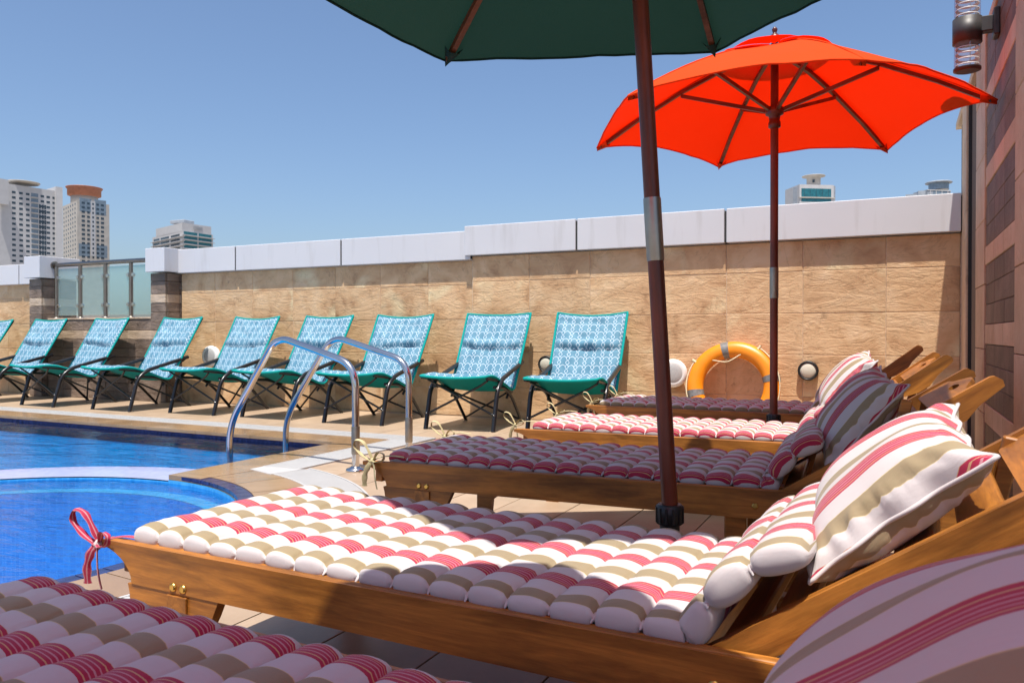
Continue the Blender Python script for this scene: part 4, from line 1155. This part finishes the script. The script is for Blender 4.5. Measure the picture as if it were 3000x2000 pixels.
# ------------------------------------------------------------------ towers beyond the parapet
BASEZ = -34.0
TW = plain('tower_white_cladding', (.46, .455, .46), .6, var=.03, scale=.3)
TC = plain('tower_cream_render', (.43, .395, .35), .7, var=.06, scale=.3)
TD = plain('tower_glass_dark', (.035, .055, .075), .15, var=.2, scale=1)
TT = plain('tower_glass_teal', (.02, .13, .16), .12, var=.15, scale=.8)
TR = plain('tower_red_drum', (.36, .13, .07), .6, var=.08, scale=.4)
TG = plain('tower_grey', (.30, .33, .37), .6, var=.08, scale=.5)
TGB = plain('tower_blue_glass', (.17, .22, .27), .2, var=.1, scale=.5)
class Facade:
    """a vertical face from ground point A to B, outward to the camera side"""
    def __init__(s, root, A, B):
        s.r = root; s.A = Vector((A.x, A.y, 0)); s.B = Vector((B.x, B.y, 0)); s.w = (s.B - s.A).length
        s.d = (s.B - s.A).normalized(); s.n = Vector((s.d.y, -s.d.x, 0)); s.rot = math.atan2(s.d.y, s.d.x); s.cache = {}
    def put(s, name, mat, x, z, w_, h_, dep=.4, proud=.12, parent=None):
        k = (round(w_, 2), round(h_, 2), dep, mat.name)
        if k not in s.cache:
            m = MB(); m.box((0, 0, 0), (w_, dep, h_)); me = m.mesh(name); me.materials.append(mat); s.cache[k] = me
        p = s.A + s.d * x + s.n * (proud - dep / 2); p.z = z
        o = put(name, s.cache[k], s.r, p - Vector(s.r.location), (0, 0, s.rot)); return o
def block(root, A, B, depth, z0, z1, mat, name='tower_body'):
    """box whose front face runs A -> B and which extends away from the camera"""
    A = Vector((A.x, A.y, 0)); B = Vector((B.x, B.y, 0)); d = (B - A).normalized(); n = Vector((-d.y, d.x, 0))
    q = [A, B, B + n * depth, A + n * depth]; o = Vector(root.location)
    m = MB(); m.prism([(p.x - o.x, p.y - o.y) for p in q], z0 - o.z, z1 - o.z, lambda a, b, h: (a, b, h)); return m.build(name, mat, root)
def zat(y, d): return CAM_H + (HORIZON - y) / FPX * d
def tower(name, label, p): return thing(name, label, 'tower', (p.x, p.y, BASEZ), 0)

# white slab tower at the left edge
A, B = at(-60, 0, 462), at(166, 0, 500); t = tower('apartment_tower', 'white slab apartment tower with window grid at the left edge', A)
F = Facade(t, A, B); ztop = zat(537, 480)
block(t, A, B, 22, BASEZ, ztop - 1.2, TW)
C, D = at(166, 0, 498), at(185.5, 0, 501); block(t, C, D, 22, BASEZ, zat(549, 500), TW, 'end_pier')
C, D = at(-1, 0, 466), at(28, 0, 471); block(t, C, D, 4, zat(600, 470), zat(527, 470), TW, 'parapet_block')
m = MB(); c = at(68, 0, 488); m.lathe([(9, zat(540, 488)), (9.6, zat(537, 488)), (9.6, zat(535.5, 488)), (9, zat(535, 488))], 32); m.build('helipad', TC, t, (c.x - A.x, c.y - A.y, -BASEZ))
st = 15.35 / FPX * 480
for r_ in range(14):
    z = zat(565, 480) - r_ * st
    for u in (38, 59, 79, 123.5, 141.5, 160):
        x = (u + 60) / 226 * F.w; F.put('window', TD, x, z, 2.1, 1.35, proud=.06)
    x = (100 + 60) / 226 * F.w
    F.put('balcony', TGB, x, z - .1, 4.2, 2.5, proud=.05); F.put('balcony_slab', TW, x, z - 1.35, 4.4, .35, 1.2, .9)
    if r_ > 1:
        for u in (115.5, 124.5, 132): F.put('window_slot', TD, (u + 60) / 226 * F.w, z - .2, 1.0, 2.6, proud=.14)
# round topped tower
A, Bc, D = at(186, 0, 592), at(228, 0, 566), at(322, 0, 585); t = tower('apartment_tower', 'cream apartment tower with round red drum on its roof', A)
zt = zat(594, 575)
o = Vector(t.location); n = (D - Bc); back = A + Vector((D.x - Bc.x, D.y - Bc.y, 0))
m = MB(); m.prism([(p.x - o.x, p.y - o.y) for p in (A, Bc, D, back)], 0, zt - BASEZ, lambda a, b, h: (a, b, h)); m.build('tower_body', TC, t)
st = 12.95 / FPX * 575
F = Facade(t, Bc, D); G2 = Facade(t, A, Bc)
for r_ in range(14):
    z = zat(598.5, 575) - r_ * st
    for u, w_ in ((245, 2.3), (260, 1.9), (273.5, 1.2), (287, 1.9), (301, 2.3)): F.put('window', TD, (u - 228) / 94 * F.w, z, w_, 1.5, proud=.10)
    for u in (189.5, 196, 202.5, 209, 215.5, 222): G2.put('window', TD, (u - 186) / 42 * G2.w, z - 1.5 + .02 * (u - 186), 1.7, 1.3, proud=.10)
F.put('blue_panel', TGB, (252 - 228) / 94 * F.w, zat(604, 575), 8.5, 9.5, .3, .05); F.put('blue_panel', TGB, (295 - 228) / 94 * F.w, zat(606, 575), 8.5, 11, .3, .05)
F.put('blue_panel', TGB, (248 - 228) / 94 * F.w, zat(735, 575), 8, 9, .3, .04); F.put('blue_panel', TGB, (299 - 228) / 94 * F.w, zat(735, 575), 8, 9, .3, .04)
F.put('white_fin', TW, (273.5 - 228) / 94 * F.w, zat(670, 575), 3.2, 40, .5, .08)
c = at(249, 0, 590); dz = lambda y: zat(y, 590) - BASEZ
m = MB(); m.lathe([(9.0, dz(600)), (9.0, dz(578)), (11.3, dz(575)), (11.3, dz(558)), (12.4, dz(553)), (12.4, dz(551.5)), (11.8, dz(551))], 40); m.build('roof_drum', TR, t, (c.x - o.x, c.y - o.y, 0))
m = MB(); m.lathe([(8.6, dz(603)), (9.1, dz(600)), (9.1, dz(577)), (8.6, dz(576))], 40); m.build('drum_neck', TC, t, (c.x - o.x, c.y - o.y, 0))
# banded white tower
A, Bc, D = at(448, 0, 600), at(537, 0, 560), at(625, 0, 584); t = tower('office_tower', 'white office tower with dark horizontal glass bands above the wall', A)
o = Vector(t.location); back = A + Vector((D.x - Bc.x, D.y - Bc.y, 0))
m = MB(); m.prism([(p.x - o.x, p.y - o.y) for p in (A, Bc, D, back)], 0, zat(676, 560) - BASEZ, lambda a, b, h: (a, b, h)); m.build('tower_body', TW, t)
q = [A.lerp(Bc, .12), Bc.lerp(A, .02), D.lerp(Bc, .06), back.lerp(A, .1)]
m = MB(); m.prism([(p.x - o.x, p.y - o.y) for p in q], zat(678, 560) - BASEZ, zat(655, 565) - BASEZ, lambda a, b, h: (a, b, h)); m.build('penthouse', TW, t)
F = Facade(t, Bc, D); G2 = Facade(t, A, Bc); st = 13.0 / FPX * 565
for r_ in range(6):
    z = zat(684, 565) - r_ * st
    F.put('window_band', TT, F.w * .25, z, F.w * .44, 2.0, .4, .05); F.put('window_band', TT, F.w * .73, z, F.w * .44, 2.0, .4, .05)
    F.put('ledge', TW, F.w * .5, z - 1.6, F.w * 1.05, .45, 2.4, 1.3)
    for x, w_ in ((.14, .2), (.42, .28), (.76, .28)): G2.put('window_band', TD, G2.w * x, z - 1.2, G2.w * w_, 1.5, .4, .06)
    G2.put('ledge', TW, G2.w * .5, z - 2.6, G2.w * 1.04, .4, 2.2, 1.2)
for k in range(3): F.put('louvre', TG, F.w * .5, zat(661 + 4 * k, 565), F.w * .3, .35, .3, -.1)
m = MB(); c = at(535, 0, 585); m.box((0, 0, 0), (14, 10, 2.4), b=.3); m.build('roof_plant', TG, t, (c.x - o.x, c.y - o.y, zat(652, 585) - BASEZ))
# white tower with teal windows and roof disc
A, B = at(2341, 0, 400), at(2441, 0, 402); t = tower('office_tower', 'white tower top with teal glass bands and round roof disc', A); o = Vector(t.location)
block(t, A, B, 16, BASEZ, zat(541, 400), TW); F = Facade(t, A, B)
F.put('window_band', TT, F.w * .49, zat(564.5, 400), F.w * .87, 4.2, .5, .05); F.put('window_band', TT, F.w * .49, zat(586, 400), F.w * .87, 1.7, .5, .05)
F.put('ledge', TC, F.w * .5, zat(579, 400), F.w * 1.04, .5, 1.0, .5)
for k in range(5): F.put('mullion', TD, F.w * (.14 + .175 * k), zat(564.5, 400), .12, 4.2, .3, .12)
C, D = at(2322, 0, 405), at(2341, 0, 401); block(t, C, D, 12, BASEZ, zat(549, 403), TG, 'side_wing')
C, D = at(2441, 0, 403), at(2446, 0, 404); block(t, C, D, 10, BASEZ, zat(545, 403), TG, 'side_wing')
c = at(2382, 0, 408); dz = lambda y: zat(y, 408) - BASEZ
m = MB(); m.lathe([(3.4, dz(545)), (3.4, dz(524)), (3.8, dz(522)), (5.7, dz(519)), (5.7, dz(517)), (5.2, dz(516.5))], 36); m.build('roof_disc', TC, t, (c.x - o.x, c.y - o.y, 0))
m = MB(); m.box((0, 0, 0), (1.1, .4, 1.4)); m.build('hatch', TD, t, (at(2382, 0, 404.6).x - o.x, at(2382, 0, 404.6).y - o.y, dz(535)))
# distant grey stepped tower
A, B = at(2715, 0, 800), at(2783, 0, 806); t = tower('office_tower', 'distant grey stepped tower with round glass top beside the facade wall', A); o = Vector(t.location)
block(t, A, B, 20, BASEZ, zat(556, 800), TG); F = Facade(t, A, B)
F.put('window_band', TGB, F.w * .55, zat(564, 800), F.w * .6, 4.5, .5, .1); F.put('ledge', TW, F.w * .5, zat(557, 800), F.w * 1.02, .8, 1, .5)
C, D = at(2688, 0, 805), at(2716, 0, 802); block(t, C, D, 16, BASEZ, zat(559, 803), TG, 'shoulder')
C, D = at(2651, 0, 812), at(2690, 0, 806); block(t, C, D, 14, BASEZ, zat(569, 808), TG, 'lower_wing')
for k in range(4): F.put('fin', TW, F.w * (.12 + .25 * k), zat(566, 800), .7, 6, .8, .4)
c = at(2748, 0, 815); dz = lambda y: zat(y, 815) - BASEZ
m = MB(); m.lathe([(9.5, dz(558)), (9.5, dz(539))], 36); m.build('glass_drum', TGB, t, (c.x - o.x, c.y - o.y, 0))
m = MB(); m.lathe([(12.2, dz(538.8)), (12.8, dz(537)), (12, dz(534.5))], 36); m.build('roof_disc', TG, t, (c.x - o.x, c.y - o.y, 0))
